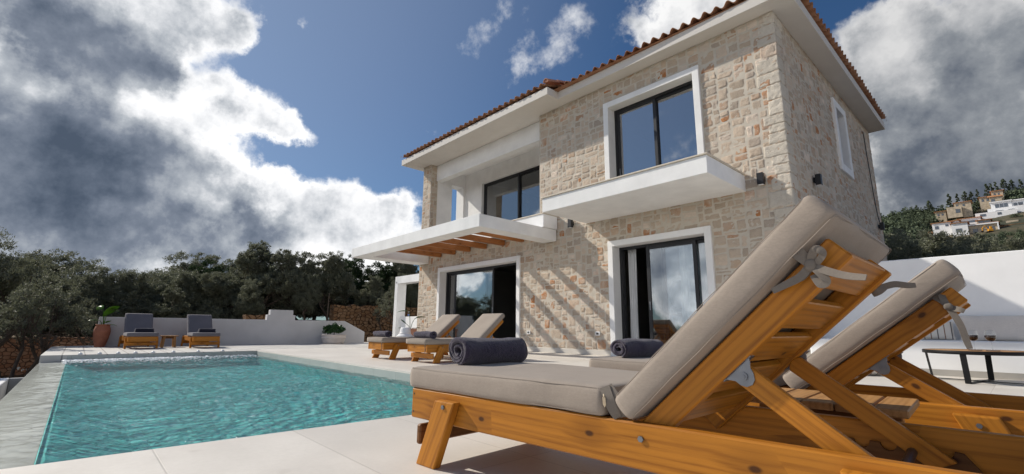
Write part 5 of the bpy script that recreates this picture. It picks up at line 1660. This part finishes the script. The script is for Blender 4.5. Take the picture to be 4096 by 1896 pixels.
for k in range(7):
    a = k * .9; mb.tube([(.005, 0, .09 + .01 * k), (.08 * math.cos(a), .08 * math.sin(a), .20), (.18 * math.cos(a), .18 * math.sin(a), .27)], [.008, .006, .004], 6)
mb.obj('stem', MAT['bark'], sh, True)

# ---------------------------------------------------------------- trees
def tree_data(seed, H, Rr, zbase, lobes, clumps, per, l, w, stems=1, lean=.12, sig=(.10, .17), dense=1.0, trunk_r=.11):
    """returns trunk MB and leaf arrays for a tree of height H and crown radius Rr"""
    rg = np.random.default_rng(seed)
    L = []
    for k in range(lobes):
        a = 2 * PI * k / lobes + rg.uniform(-.4, .4); r_ = Rr * rg.uniform(.15, .62)
        zz = rg.uniform(zbase + .25 * (H - zbase), H - .30 * Rr * rg.uniform(.7, 2.2))
        L.append((r_ * math.cos(a), r_ * math.sin(a), zz, Rr * rg.uniform(.34, .52)))
    L.append((rg.uniform(-.15, .15) * Rr, rg.uniform(-.15, .15) * Rr, H - .36 * Rr, Rr * .40))
    cs = []
    while len(cs) < clumps:
        x, y, z, r_ = L[rg.integers(len(L))]
        v = rg.normal(size=3); v /= np.linalg.norm(v)
        q = np.array([x, y, z]) + v * r_ * rg.uniform(.45, 1.05) * [1, 1, .9]
        if q[2] < zbase: q[2] = zbase + abs(q[2] - zbase) * .4
        cs.append((*q, Rr * rg.uniform(*sig)))
    # thin wisps that break the outline at the top
    ws = []
    for k in range(int(clumps * .5)):
        x, y, z, r_ = L[rg.integers(len(L))]
        a_ = rg.uniform(0, 6.28); ws.append((x + math.cos(a_) * r_ * .55, y + math.sin(a_) * r_ * .55, z + r_ * rg.uniform(.80, 1.12), Rr * rg.uniform(.05, .11)))
    V, F, T = leaves(cs, per, .1, l, w, seed + 1, .25)
    V2, F2, T2 = leaves(ws, max(20, per // 6), .1, l, w * .8, seed + 2, .9)
    F = np.concatenate([F, F2 + len(V)]); V = np.concatenate([V, V2]); T = np.concatenate([T, T2])
    mb = MB()
    for s in range(stems):
        a = 2 * PI * s / stems + rg.uniform(0, 1); ln = lean * (1 + stems * .6)
        top = np.array([math.cos(a) * ln * H, math.sin(a) * ln * H, zbase + .15 * (H - zbase)])
        p0 = np.array([math.cos(a) * .08 * (stems > 1), math.sin(a) * .08 * (stems > 1), -.35])
        mid = p0 * .5 + top * .5 + rg.normal(size=3) * [.10, .10, .03] * H * .25
        tr = trunk_r / math.sqrt(stems)
        pts = [p0, p0 * .72 + mid * .28 + rg.normal(size=3) * .03, mid, mid * .4 + top * .6 + rg.normal(size=3) * .04, top]
        mb.tube(pts, [tr * 1.5, tr * 1.05, tr * .9, tr * .8, tr * .66], 9)
        for k in range(int(9 / stems) + 4):
            c = np.array(cs[rg.integers(clumps)][:3]); f0 = rg.uniform(.55, 1.0)
            st = mid * (1 - f0) + top * f0
            m_ = st * .45 + c * .55 + rg.normal(size=3) * .06 * H * .3 + [0, 0, -.05 * H]
            mb.tube([st, st * .6 + m_ * .4, m_, c], [tr * .42, tr * .32, tr * .22, tr * .08], 6)
            for e in range(2):
                c2 = np.array(cs[rg.integers(clumps)][:3])
                if np.linalg.norm(c2 - c) < Rr * .9: mb.tube([m_, m_ * .5 + c2 * .5 + rg.normal(size=3) * .04, c2], [tr * .18, tr * .12, tr * .05], 5)
    return mb, V, F, T
PROT = {}
def proto_tree(key, leafm, *a, **k):
    mb, V, F, T = tree_data(*a, **k)
    PROT[key] = (mb.mesh('trunk_' + key), np_mesh('crown_' + key, V, F, {'tint': T}), leafm)
    PROT[key][0].materials.append(MAT['bark']); PROT[key][1].materials.append(MAT[leafm])
    PROT[key][0].polygons.foreach_set('use_smooth', [True] * len(PROT[key][0].polygons))
def tree(key, name, x, y, z, rz, s, label, group, sz=1.0, cat='tree'):
    t = empty(name, (x, y, z), rz, label, cat, group)
    t.scale = (s, s, s * sz)
    for nm, me in (('trunk', PROT[key][0]), ('crown', PROT[key][1])):
        o = bpy.data.objects.new(nm, me); COL.objects.link(o); o.parent = t
    return t
# heights are nominal 4 m
proto_tree('oa', 'olive_leaf', 101, 4.0, 1.75, .35, 8, 190, 200, .115, .036)
proto_tree('ob', 'olive_leaf', 202, 4.0, 1.55, .3, 7, 170, 210, .115, .036, stems=2)
proto_tree('oc', 'olive_leaf', 303, 4.0, 1.95, .2, 9, 210, 190, .115, .036)
proto_tree('od', 'olive_leaf', 404, 4.0, 1.35, .3, 6, 150, 210, .115, .036, stems=2)
proto_tree('loose', 'olive_leaf', 505, 3.0, 1.15, 1.35, 6, 62, 95, .085, .024, stems=3, lean=.10, trunk_r=.085)
proto_tree('big', 'olive_leaf', 606, 5.0, 2.3, 1.7, 8, 200, 150, .11, .034, stems=2, trunk_r=.17, sig=(.07, .13))
proto_tree('dark', 'dark_leaf', 707, 4.5, 2.0, .6, 8, 150, 170, .13, .06)
proto_tree('low', 'olive_leaf', 808, 2.2, 1.45, .15, 7, 160, 170, .11, .036)
def tz(x, y): return float(terrain_z(np.array([x]), np.array([y]))[0])
GO = 'olive trees beyond the pool'
def olive(key, x, y, top, label, rz=None, nominal=4.0, group=GO, wide=1.0, name='olive_tree'):
    z = tz(x, y); s = (top - z) / nominal
    t = tree(key, name, x, y, z, random.uniform(0, 6.28) if rz is None else rz, s, label, group)
    if wide != 1.0: t.scale = (s * wide, s * wide, s)
    return t
olive('big', -18.9, -1.95, 2.95, 'tall dark olive tree rising highest at the left edge', 1.0, 5.0, wide=.92)
olive('oc', -21.8, -2.2, 2.5, 'bushy olive tree behind the tallest one at the left edge', wide=1.1)
olive('ob', -22.5, -.2, 2.1, 'olive tree between the tallest left tree and the terracotta jar', wide=1.15)
olive('loose', -15.6, -1.0, 1.40, 'small loose olive with thin leaning stems in front of the red wall', .6, 3.0, wide=1.0)
olive('loose', -17.0, -.25, 1.35, 'small loose olive between the red wall and the deck corner', 2.9, 3.0, wide=1.05)
olive('loose', -14.6, -1.75, 1.15, 'small loose olive at the left frame edge below the tall tree', 4.4, 3.0, wide=1.1)
olive('oa', -24.0, .45, 2.65, 'rounded olive tree directly above the terracotta jar', wide=1.05)
olive('oc', -24.2, 1.6, 2.60, 'rounded olive tree above the left grey lounger', wide=1.05)
olive('od', -22.6, 2.5, 1.95, 'lower olive tree above the small table between the grey loungers', wide=1.3)
olive('ob', -24.0, 3.2, 2.75, 'olive tree above the right grey lounger', wide=1.2)
olive('oa', -23.6, 4.2, 2.75, 'olive tree right of the second grey lounger', wide=1.1)
olive('dark', -30.5, 4.9, 4.0, 'dark bushy tree peeping over the olives above the wall', nominal=4.5, name='evergreen_tree', group='dark evergreen trees')
olive('od', -23.6, 5.15, 3.75, 'taller olive tree left of the stepped wall centre', wide=1.05)
olive('ob', -24.2, 5.9, 4.35, 'tallest olive tree above the stepped wall centre', wide=1.0)
olive('od', -22.4, 6.4, 3.85, 'olive tree with loose top right of the stepped wall centre', 1.0, wide=1.05)
olive('oc', -22.0, 5.2, 2.4, 'lower olive tree just behind the stepped wall centre', wide=.9)
olive('oa', -23.0, 7.6, 3.95, 'tall olive tree above the bowl planter', wide=.9)
olive('oc', -21.4, 7.3, 2.8, 'bushy olive tree behind the bowl planter', wide=.85)
olive('ob', -22.3, 8.8, 4.0, 'olive tree right of the bowl planter below the pergola corner', wide=1.0)
olive('dark', -25.2, 10.8, 4.5, 'dense dark evergreen tree below the pergola corner', nominal=4.5, wide=1.0, name='evergreen_tree', group='dark evergreen trees')
olive('dark', -24.2, 12.4, 4.3, 'dense dark evergreen tree left of the garden portal', 2.0, nominal=4.5, wide=1.0, name='evergreen_tree', group='dark evergreen trees')
olive('oa', -24.0, 13.6, 4.6, 'olive tree behind the garden portal', wide=1.1)
olive('ob', -21.8, 10.6, 3.0, 'grey green olive tree over the brown stone wall, left part', wide=1.0)
olive('oc', -21.6, 12.2, 3.2, 'grey green olive tree over the brown stone wall, right part', wide=.9)
olive('loose', -18.6, 9.9, 2.1, 'slender young olive in front of the brown stone wall beside the portal', 1.2, 3.0, wide=.9)
olive('low', -18.3, 10.9, .95, 'dark low bush at the foot of the brown stone wall', nominal=2.2, group=None, name='bush', wide=.9)
olive('oc', -26.5, 2.4, 2.8, 'olive tree of the second row above the grey loungers', wide=1.2)
olive('oa', -27.0, 7.2, 3.7, 'olive tree of the second row behind the bowl planter', wide=1.2)
olive('oc', -26.0, -1.2, 2.6, 'olive tree of the second row behind the small loose olives', wide=1.3)
# undergrowth that closes the gaps under the crowns
for k in range(16):
    y = -3.2 + k * 1.15; x = -22.6 - (k % 3) * .8
    olive('low', x, y, 1.35 + .35 * (k % 3) + (.7 if y > 4 else 0), 'low dark bush filling the gap between the olive trunks beyond the pool', None, 2.2, 'low bushes under the olive trees', 1.25, 'olive_bush')
for k in range(13):
    y = -6 + k * 2.3; x = -30.5 - (k % 2) * 2.5
    olive(('oc', 'oa')[k % 2], x, y, 2.9 + .4 * (k % 3) + (.9 if y > 4 else 0), 'olive tree of the distant back row beyond the pool', None, 4.0, 'distant back row of olive trees', 1.45)
# blossoming shrub on the lower ground at the far left
V, F, T = leaves([(rg0.normal() * .22, rg0.normal() * .22, .45 + rg0.normal() * .16, .12) for k in range(26)], 28, .1, .06, .03, 91)
sb = empty('flowering_shrub', (-14.9, -1.62, tz(-14.9, -1.62)), 0, 'small shrub with white blossom on the low ground at far left', 'shrub')
link('foliage', np_mesh('foliage', V, F, {'tint': T}), MAT['shrub_leaf'], sb)
V, F, T = leaves([(rg0.normal() * .24, rg0.normal() * .24, .50 + rg0.normal() * .17, .10) for k in range(18)], 7, .1, .05, .045, 92)
link('blossom', np_mesh('blossom', V, F, {'tint': T}), MAT['rope_white'], sb)
mb = MB()
for k in range(6): mb.tube([(0, 0, -.2), (.05 * math.cos(k), .05 * math.sin(k), .2), (.2 * math.cos(k), .2 * math.sin(k), .5)], [.015, .01, .004], 6)
mb.obj('stem', MAT['bark'], sb, True)
# boulders on the low ground
for k, (x, y, s, lab) in enumerate(((-15.6, -1.45, .16, 'pale boulder on the red earth below the flowering shrub'), (-15.9, -1.2, .13, 'reddish boulder beside the pale boulder below the shrub'), (-15.3, -1.22, .15, 'squat brown boulder nearest the pool spill edge'))):
    P, Fr = rbox(s * 2, s * 1.5, s * 1.3, s * .5, (8, 8, 8), 0, s * .22, 70 + k, 6)
    o = link('boulder', np_mesh('boulder', P, Fr), MAT['brown_rubble'], None, True); o.location = (x, y, tz(x, y) + s * .4); tag(o, lab, 'boulder')
mb = MB(); mb.tube([(0, 0, 0), (.02, 0, 1.1), (.01, .01, 2.25)], [.03, .028, .022], 8)
o = mb.obj('wooden_post', MAT['bark']); o.location = (-19.6, 7.58, tz(-19.6, 7.58)); tag(o, 'thin weathered post standing behind the white wall near the planter', 'post')

# grove behind the white bench wall
GR = 'olive trees behind the bench wall'
for (x, y, top, key, lab, wd) in ((-2.3, 17.3, 3.55, 'oa', 'olive tree against the villa end behind the bench wall', 1.0), (-1.5, 19.0, 3.75, 'ob', 'olive tree behind the raised back of the nearest lounger', 1.2),
        (-.9, 17.0, 3.05, 'oc', 'rounded olive in the middle of the grove behind the bench wall', 1.0), (.1, 18.2, 3.2, 'oa', 'olive tree above the raised back of the second lounger', 1.0),
        (.9, 16.6, 2.75, 'oc', 'olive tree at the right end of the grove behind the bench wall', 1.0), (-2.6, 22.5, 4.1, 'oc', 'back row olive next to the villa side wall', 1.2),
        (-.9, 23.5, 4.15, 'ob', 'back row olive in the middle of the right grove', 1.3), (.8, 22.5, 3.7, 'oa', 'back row olive at the right frame edge', 1.3), (2.4, 19.5, 3.2, 'oc', 'olive tree just beyond the right frame edge', 1.1)):
    olive(key, x, y, top - .30, lab, None, 4.0, GR, wd)
for k in range(9):
    x = -3.0 + k * .75; y = 16.3 + (k % 3) * .45
    olive('low', x, y, 1.9 + .12 * (k % 4), 'low olive bush filling the gap behind the white bench wall', None, 2.2, 'low olive bushes behind the bench wall', 1.0, 'olive_bush')

# ---------------------------------------------------------------- hillside
def conifer_arrays(seed, H, Rr, n=420, slim=False):
    rg = np.random.default_rng(seed); cs = []
    for k in range(46):
        a = k / 46; z = H * (.10 + .88 * a); r_ = Rr * ((1 - a) ** (.55 if slim else .8)) * rg.uniform(.55, 1.0)
        an = rg.uniform(0, 2 * PI); cs.append((r_ * math.cos(an), r_ * math.sin(an), z, Rr * (.36 if slim else .32) * (1 - a * .6)))
    return leaves(cs, n // 46 + 4, .3, H * .055, H * .030, seed + 1, .1 if not slim else .8)
for key, Hh, Rr, slim in (('pine', 10.0, 3.0, False), ('cypress', 10.0, 1.25, True), ('fir', 10.0, 2.1, False)):
    V, F, T = conifer_arrays(len(key) * 13, Hh, Rr, 900, slim)
    mb = MB(); mb.tube([(0, 0, -1), (0, 0, Hh * .5), (0, 0, Hh * .9)], [.22, .14, .05], 7)
    PROT[key] = (mb.mesh('trunk_' + key), np_mesh('crown_' + key, V, F, {'tint': T}), 'conifer_leaf')
    PROT[key][0].materials.append(MAT['bark']); PROT[key][1].materials.append(MAT['conifer_leaf'])
HC = 'conifers along the ridge'
def conifer(key, x, y, top, label, name='conifer', base=None):
    z = tz(x, y) if base is None else base
    s = max(.45, (top - z) / 10.0)
    tree(key, name, x, y, top - s * 10, random.uniform(0, 6), s, label, HC)
for x, y, top, key, lab in ((-11.9, 215, 47.6, 'fir', 'pointed fir on the ridge left of the low stone house'), (-9.9, 215, 47.3, 'cypress', 'slim cypress on the ridge above the low stone house'), (-8.0, 216, 47.8, 'pine', 'broad pine on the ridge right of the low stone house'),
        (-6.5, 217, 47.6, 'pine', 'dark broad pine on the ridge left of the tall stone house'), (-4.9, 216, 47.9, 'cypress', 'slim cypress beside the left wall of the tall stone house'), (-2.6, 219, 50.0, 'fir', 'dark tree rising behind the tall stone house'),
        (-1.6, 219, 49.9, 'cypress', 'slim cypress directly behind the tall stone house'), (-.5, 219, 50.2, 'cypress', 'slim tall cypress right behind the tall stone house roof'), (1.4, 220, 50.9, 'pine', 'biggest dark pine crowning the ridge on the right'),
        (3.2, 221, 50.4, 'pine', 'dark pine right of the biggest ridge pine'), (5.2, 221, 50.2, 'fir', 'pointed fir near the right frame edge on the ridge'), (6.8, 221, 50.0, 'cypress', 'slim cypress at the right frame edge on the ridge'),
        (-17.2, 214, 46.0, 'pine', 'rounded pine on the ridge where it starts to climb'), (-20.5, 214, 45.0, 'pine', 'rounded pine low on the ridge near the villa'), (-24.3, 214, 44.6, 'fir', 'pointed fir low on the ridge near the villa'), (-27.5, 214, 43.8, 'fir', 'pointed fir farthest left on the ridge beside the villa'), (-30.8, 214, 44.0, 'fir', 'fir half hidden by the villa end on the ridge')):
    conifer(key, x, y, top, lab)
# the wooded slope reads as one mass
rgh = np.random.default_rng(77)
Vs = []; Fs = []; Ts = []; cnt = 0
kinds = {k: conifer_arrays(500 + i, 1.0, .42 if k else .30, 150, k == 0) for i, k in enumerate((0, 1))}
rl = np.random.default_rng(5)
roundc = leaves([(*(rl.normal(size=3) * [.24, .24, .16] + [0, 0, .5]), .24) for _ in range(30)], 7, .3, .16, .10, 6)
n_t = 0
houses_xy = [(-12.0, 178, 4.4, 6), (-8.6, 174, 3.0, 6), (-4.0, 176, 4.6, 6), (-5.0, 184, 3.2, 5), (2.5, 196, 8.5, 6), (-8.7, 200, 3.2, 5), (-2.0, 208, 4.0, 5), (-9.5, 188, 6, 5), (-16.4, 180, 1.8, 5), (2.4, 180, 3.2, 5), (5.9, 186, 2.4, 6), (-13.9, 203, 2.0, 5), (2.0, 176, 4.0, 2)]
while n_t < 1900:
    x = rgh.uniform(-48, 22); y = rgh.uniform(95, 226)
    if rgh.random() < .55: y = rgh.uniform(150, 226)
    if any(abs(x - a) < c and -9 < y - b < d for a, b, c, d in houses_xy): continue
    low = any(abs(x * b / y - a) < c + .6 and -45 < y - b < 0 for a, b, c, d in houses_xy)
    g_ = float(vnoise(np.array([[x * .07, y * .05, 3.3]]), 2)[0])
    if x > -12 and y > 170 and g_ > .15: continue
    left = x < -13
    hgt = rgh.uniform(3.2, 6.0) if left else rgh.uniform(1.8, 4.0)
    if y < 150: hgt = rgh.uniform(2.2, 4.2)
    if low: hgt = min(hgt, rgh.uniform(.9, 1.7))
    k = rgh.random()
    V, F, T = kinds[0] if k < .16 else kinds[1] if k < (.55 if left else .28) else roundc
    sc = np.array([hgt * rgh.uniform(.8, 1.25), hgt * rgh.uniform(.8, 1.25), hgt])
    a = rgh.uniform(0, 6.28); c, s = math.cos(a), math.sin(a)
    P = V * sc; P = np.stack([P[:, 0] * c - P[:, 1] * s, P[:, 0] * s + P[:, 1] * c, P[:, 2]], 1) + [x, y, tz(x, y) - .2]
    T2 = T.copy(); T2[:, :3] = T2[:, :3] * .5 + rgh.random() * .5
    Vs.append(P); Fs.append(F + cnt); Ts.append(T2); cnt += len(P); n_t += 1
fo = link('hillside_wood', np_mesh('hillside_wood', np.concatenate(Vs), np.concatenate(Fs), {'tint': np.concatenate(Ts)}), MAT['conifer_leaf'])
tag(fo, 'wood and scrub covering the hillside as one dark mass', kind='stuff')

def hill_house(label, x, y, z0, blocks, name='hill_house'):
    """blocks: (dx0,dx1,depth0,depth1,z0,z1,material,roof('flat'|'tile'|None),windows[(dx0,dx1,z0,z1)])"""
    t = empty(name, (x, y, z0), 0, label, 'house', 'houses on the hillside')
    for (a, b, d0, d1, za, zb, m, rf, wins) in blocks:
        mb = MB(); mb.box(a, b, d0, d1, za, zb); w = mb.obj('wall', MAT[m], t)
        if rf == 'tile':
            mb = MB(); mb.prism([(d0 - .35, zb), (d1 + .3, zb), (d1 + .3, zb + .12), ((d0 + d1) / 2, zb + .55), (d0 - .35, zb + .12)], a - .3, b + .3, 'yz'); mb.obj('roof', MAT['house_roof'], t)
        elif rf == 'flat':
            mb = MB(); mb.box(a - .25, b + .25, d0 - .45, d1 + .2, zb + .002, zb + .25); mb.obj('roof', MAT['house_white'], t)
        for (wa, wb, wz0, wz1) in wins:
            mb = MB(); mb.box(a + wa, a + wb, d0 - .06, d0 - .02, za + wz0, za + wz1); mb.obj('window', MAT['house_glass'], t)
hw, hs = 'house_white', 'house_stone'
hill_house('wide white house with orange roof and one dark window, left of the hillside cluster', -14.4, 178, 29.2, [(0, 4.0, 0, 5, -3, 2.1, hw, 'tile', [(.55, 1.35, 3.35, 4.3), (2.8, 3.45, 3.95, 4.5)]), (3.2, 5.6, 2.5, 7, -3, 2.6, hw, 'tile', [(.9, 2.2, 4.6, 5.1)])])
hill_house('white cube house with a blue window, in the middle of the hillside cluster', -10.1, 173, 27.2, [(0, 3.2, 0, 5, -4, 2.6, hw, 'tile', [(.75, 1.95, 4.1, 5.1), (.8, 2.4, 2.2, 2.9)])])
hill_house('long stone faced house with a porch at the right of the hillside cluster', -6.8, 174, 26.8, [(0, 5.6, 0, 6, -4, 2.3, hs, 'tile', [(.7, 1.6, 4.0, 5.1), (3.4, 4.8, 4.4, 5.3), (3.5, 5.0, 2.3, 3.1)]), (-.1, 5.7, -.5, -.1, 2.0, 2.32, hw, None, []), (5.35, 5.65, -.5, -.1, -.3, 2.0, hw, None, [])])
hill_house('white gabled house with big blue windows above the hillside cluster', -7.3, 184, 30.0, [(0, 2.2, 0, 4, -4, 1.4, hw, None, []), (1.9, 4.7, -.3, 4, -4, 1.7, hs, 'tile', [(.3, 1.35, 3.9, 5.5), (1.5, 2.6, 3.9, 5.4)])])
hill_house('low flat white building with orange edge behind the hillside cluster', -14.2, 188, 31.2, [(0, 2.2, 0, 4, -4, 1.3, hw, 'tile', []), (2.9, 4.8, 0, 4, -4, 1.9, hs, 'tile', []), (4.9, 9.6, .5, 5, -4, 2.3, hw, 'tile', [(.3, 4.0, 4.9, 5.6)])])
hill_house('modern white terraced house with long glazing on the right slope', -2.2, 196, 36.0, [(0, 4.3, 0, 6, -1.2, 2.55, hw, 'flat', [(.9, 1.7, 1.6, 3.2), (1.85, 2.6, 1.6, 3.2), (2.75, 3.5, 1.6, 3.2)]), (4.3, 11.0, .5, 6, -1.2, 2.5, hw, 'flat', [(.4, 1.1, 1.7, 3.0), (1.3, 2.2, 1.7, 3.0), (3.0, 4.6, 1.7, 3.0)]), (-.8, 9.5, -2.2, -.1, -2.2, .45, hw, None, [(1.6, 3.2, .9, 1.9), (4.2, 5.4, .9, 1.9)]), (-3.5, 5.0, -3.6, -2.4, -2.6, -.7, hw, None, [(1.0, 2.2, .8, 1.5), (4.6, 5.4, .8, 1.5)])])
hill_house('low stone house with an arched terrace on the left slope of the ridge', -10.2, 200, 39.0, [(0, 3.8, 0, 5, -3, 1.85, hs, 'tile', [(.4, .9, 3.6, 4.2), (1.9, 2.4, 3.6, 4.2)]), (-1.8, 1.6, -1.5, -.1, -3, .45, hs, None, [(2.0, 3.0, 1.4, 2.6)])])
hill_house('tall stone house stepping up under the ridge pines', -4.6, 208, 41.5, [(0, 3.3, 0, 5, -3, 1.6, hs, 'tile', [(.5, 1.0, 3.2, 3.9), (1.6, 2.1, 3.2, 3.9)]), (2.9, 5.5, .4, 5, -3, 3.1, hs, 'tile', [(.5, .9, 4.8, 5.4), (1.4, 1.8, 4.8, 5.4)]), (2.2, 5.0, -1.2, -.1, -3, 1.0, hs, 'tile', [(.4, 1.2, 2.4, 3.3)])])
hill_house('small orange roofed house half hidden by trees left of the hillside cluster', -17.6, 180, 28.2, [(0, 2.4, 0, 4, -3, 1.0, hs, 'tile', [(.6, 1.1, 3.1, 3.7)])])
hill_house('low cream stone house with a plain front right of the hillside cluster', .2, 180, 28.4, [(0, 2.3, 0, 4, -3, 1.7, hs, None, [(.9, 1.5, 3.3, 4.1)]), (2.5, 4.6, .4, 4, -3, .9, hs, 'tile', [(.6, 1.2, 3.0, 3.5)])])
hill_house('cream house with an orange roof low on the slope below the white terraced house', 4.2, 186, 30.6, [(0, 3.4, 0, 5, -3, 1.6, hw, 'tile', [(.6, 1.2, 3.2, 3.9), (1.9, 2.6, 3.2, 3.9)])])
hill_house('pale ochre house high on the slope left of the low stone house', -15.2, 203, 37.6, [(0, 2.6, 0, 4, -3, 1.7, hs, 'tile', [(.5, 1.0, 3.4, 4.0), (1.5, 2.0, 3.4, 4.0)])])
mb = MB(); mb.box(0, 6.5, 0, .5, -1.5, .85); o = mb.obj('retaining_wall', MAT['brown_rubble']); o.location = (-1.3, 176, 27.6); tag(o, 'long brown stone retaining wall right of the stone faced hillside house', 'wall')
dg = empty('digger', (-2.85, 172, 26.2), R(20), 'small orange digger parked in front of the stone faced hillside house', 'digger')
mb = MB(); mb.box(-.5, .5, -.4, .4, .35, .95, .08); mb.obj('body', MAT['digger_orange'], dg)
mb = MB(); mb.box(-.1, .4, -.35, .1, .96, 1.6, .06); mb.obj('cab', MAT['digger_orange'], dg)
for y in (-.5, .3):
    mb = MB(); mb.box(-.75, .75, y, y + .25, 0, .34, .1); mb.obj('track', MAT['black_steel'], dg)
mb = MB(); mb.tube([(-.45, 0, .8), (-.9, 0, 1.9), (-1.5, 0, 1.3), (-1.5, 0, .6)], .11, 8); mb.obj('boom', MAT['digger_orange'], dg)
mb = MB(); mb.prism([(-1.75, .6), (-1.3, .6), (-1.35, .25), (-1.6, .2)], -.25, .25); mb.obj('bucket', MAT['black_steel'], dg)

# ---------------------------------------------------------------- render settings
S.render.engine = 'CYCLES'
S.cycles.use_denoising = True
S.cycles.max_bounces = 8; S.cycles.transparent_max_bounces = 24; S.cycles.glossy_bounces = 4; S.cycles.diffuse_bounces = 4
S.cycles.sample_clamp_indirect = 6.0
S.cycles.caustics_reflective = False; S.cycles.caustics_refractive = False
S.view_settings.view_transform = 'Standard'; S.view_settings.look = 'None'
S.view_settings.exposure = EXPO; S.view_settings.gamma = 1.0
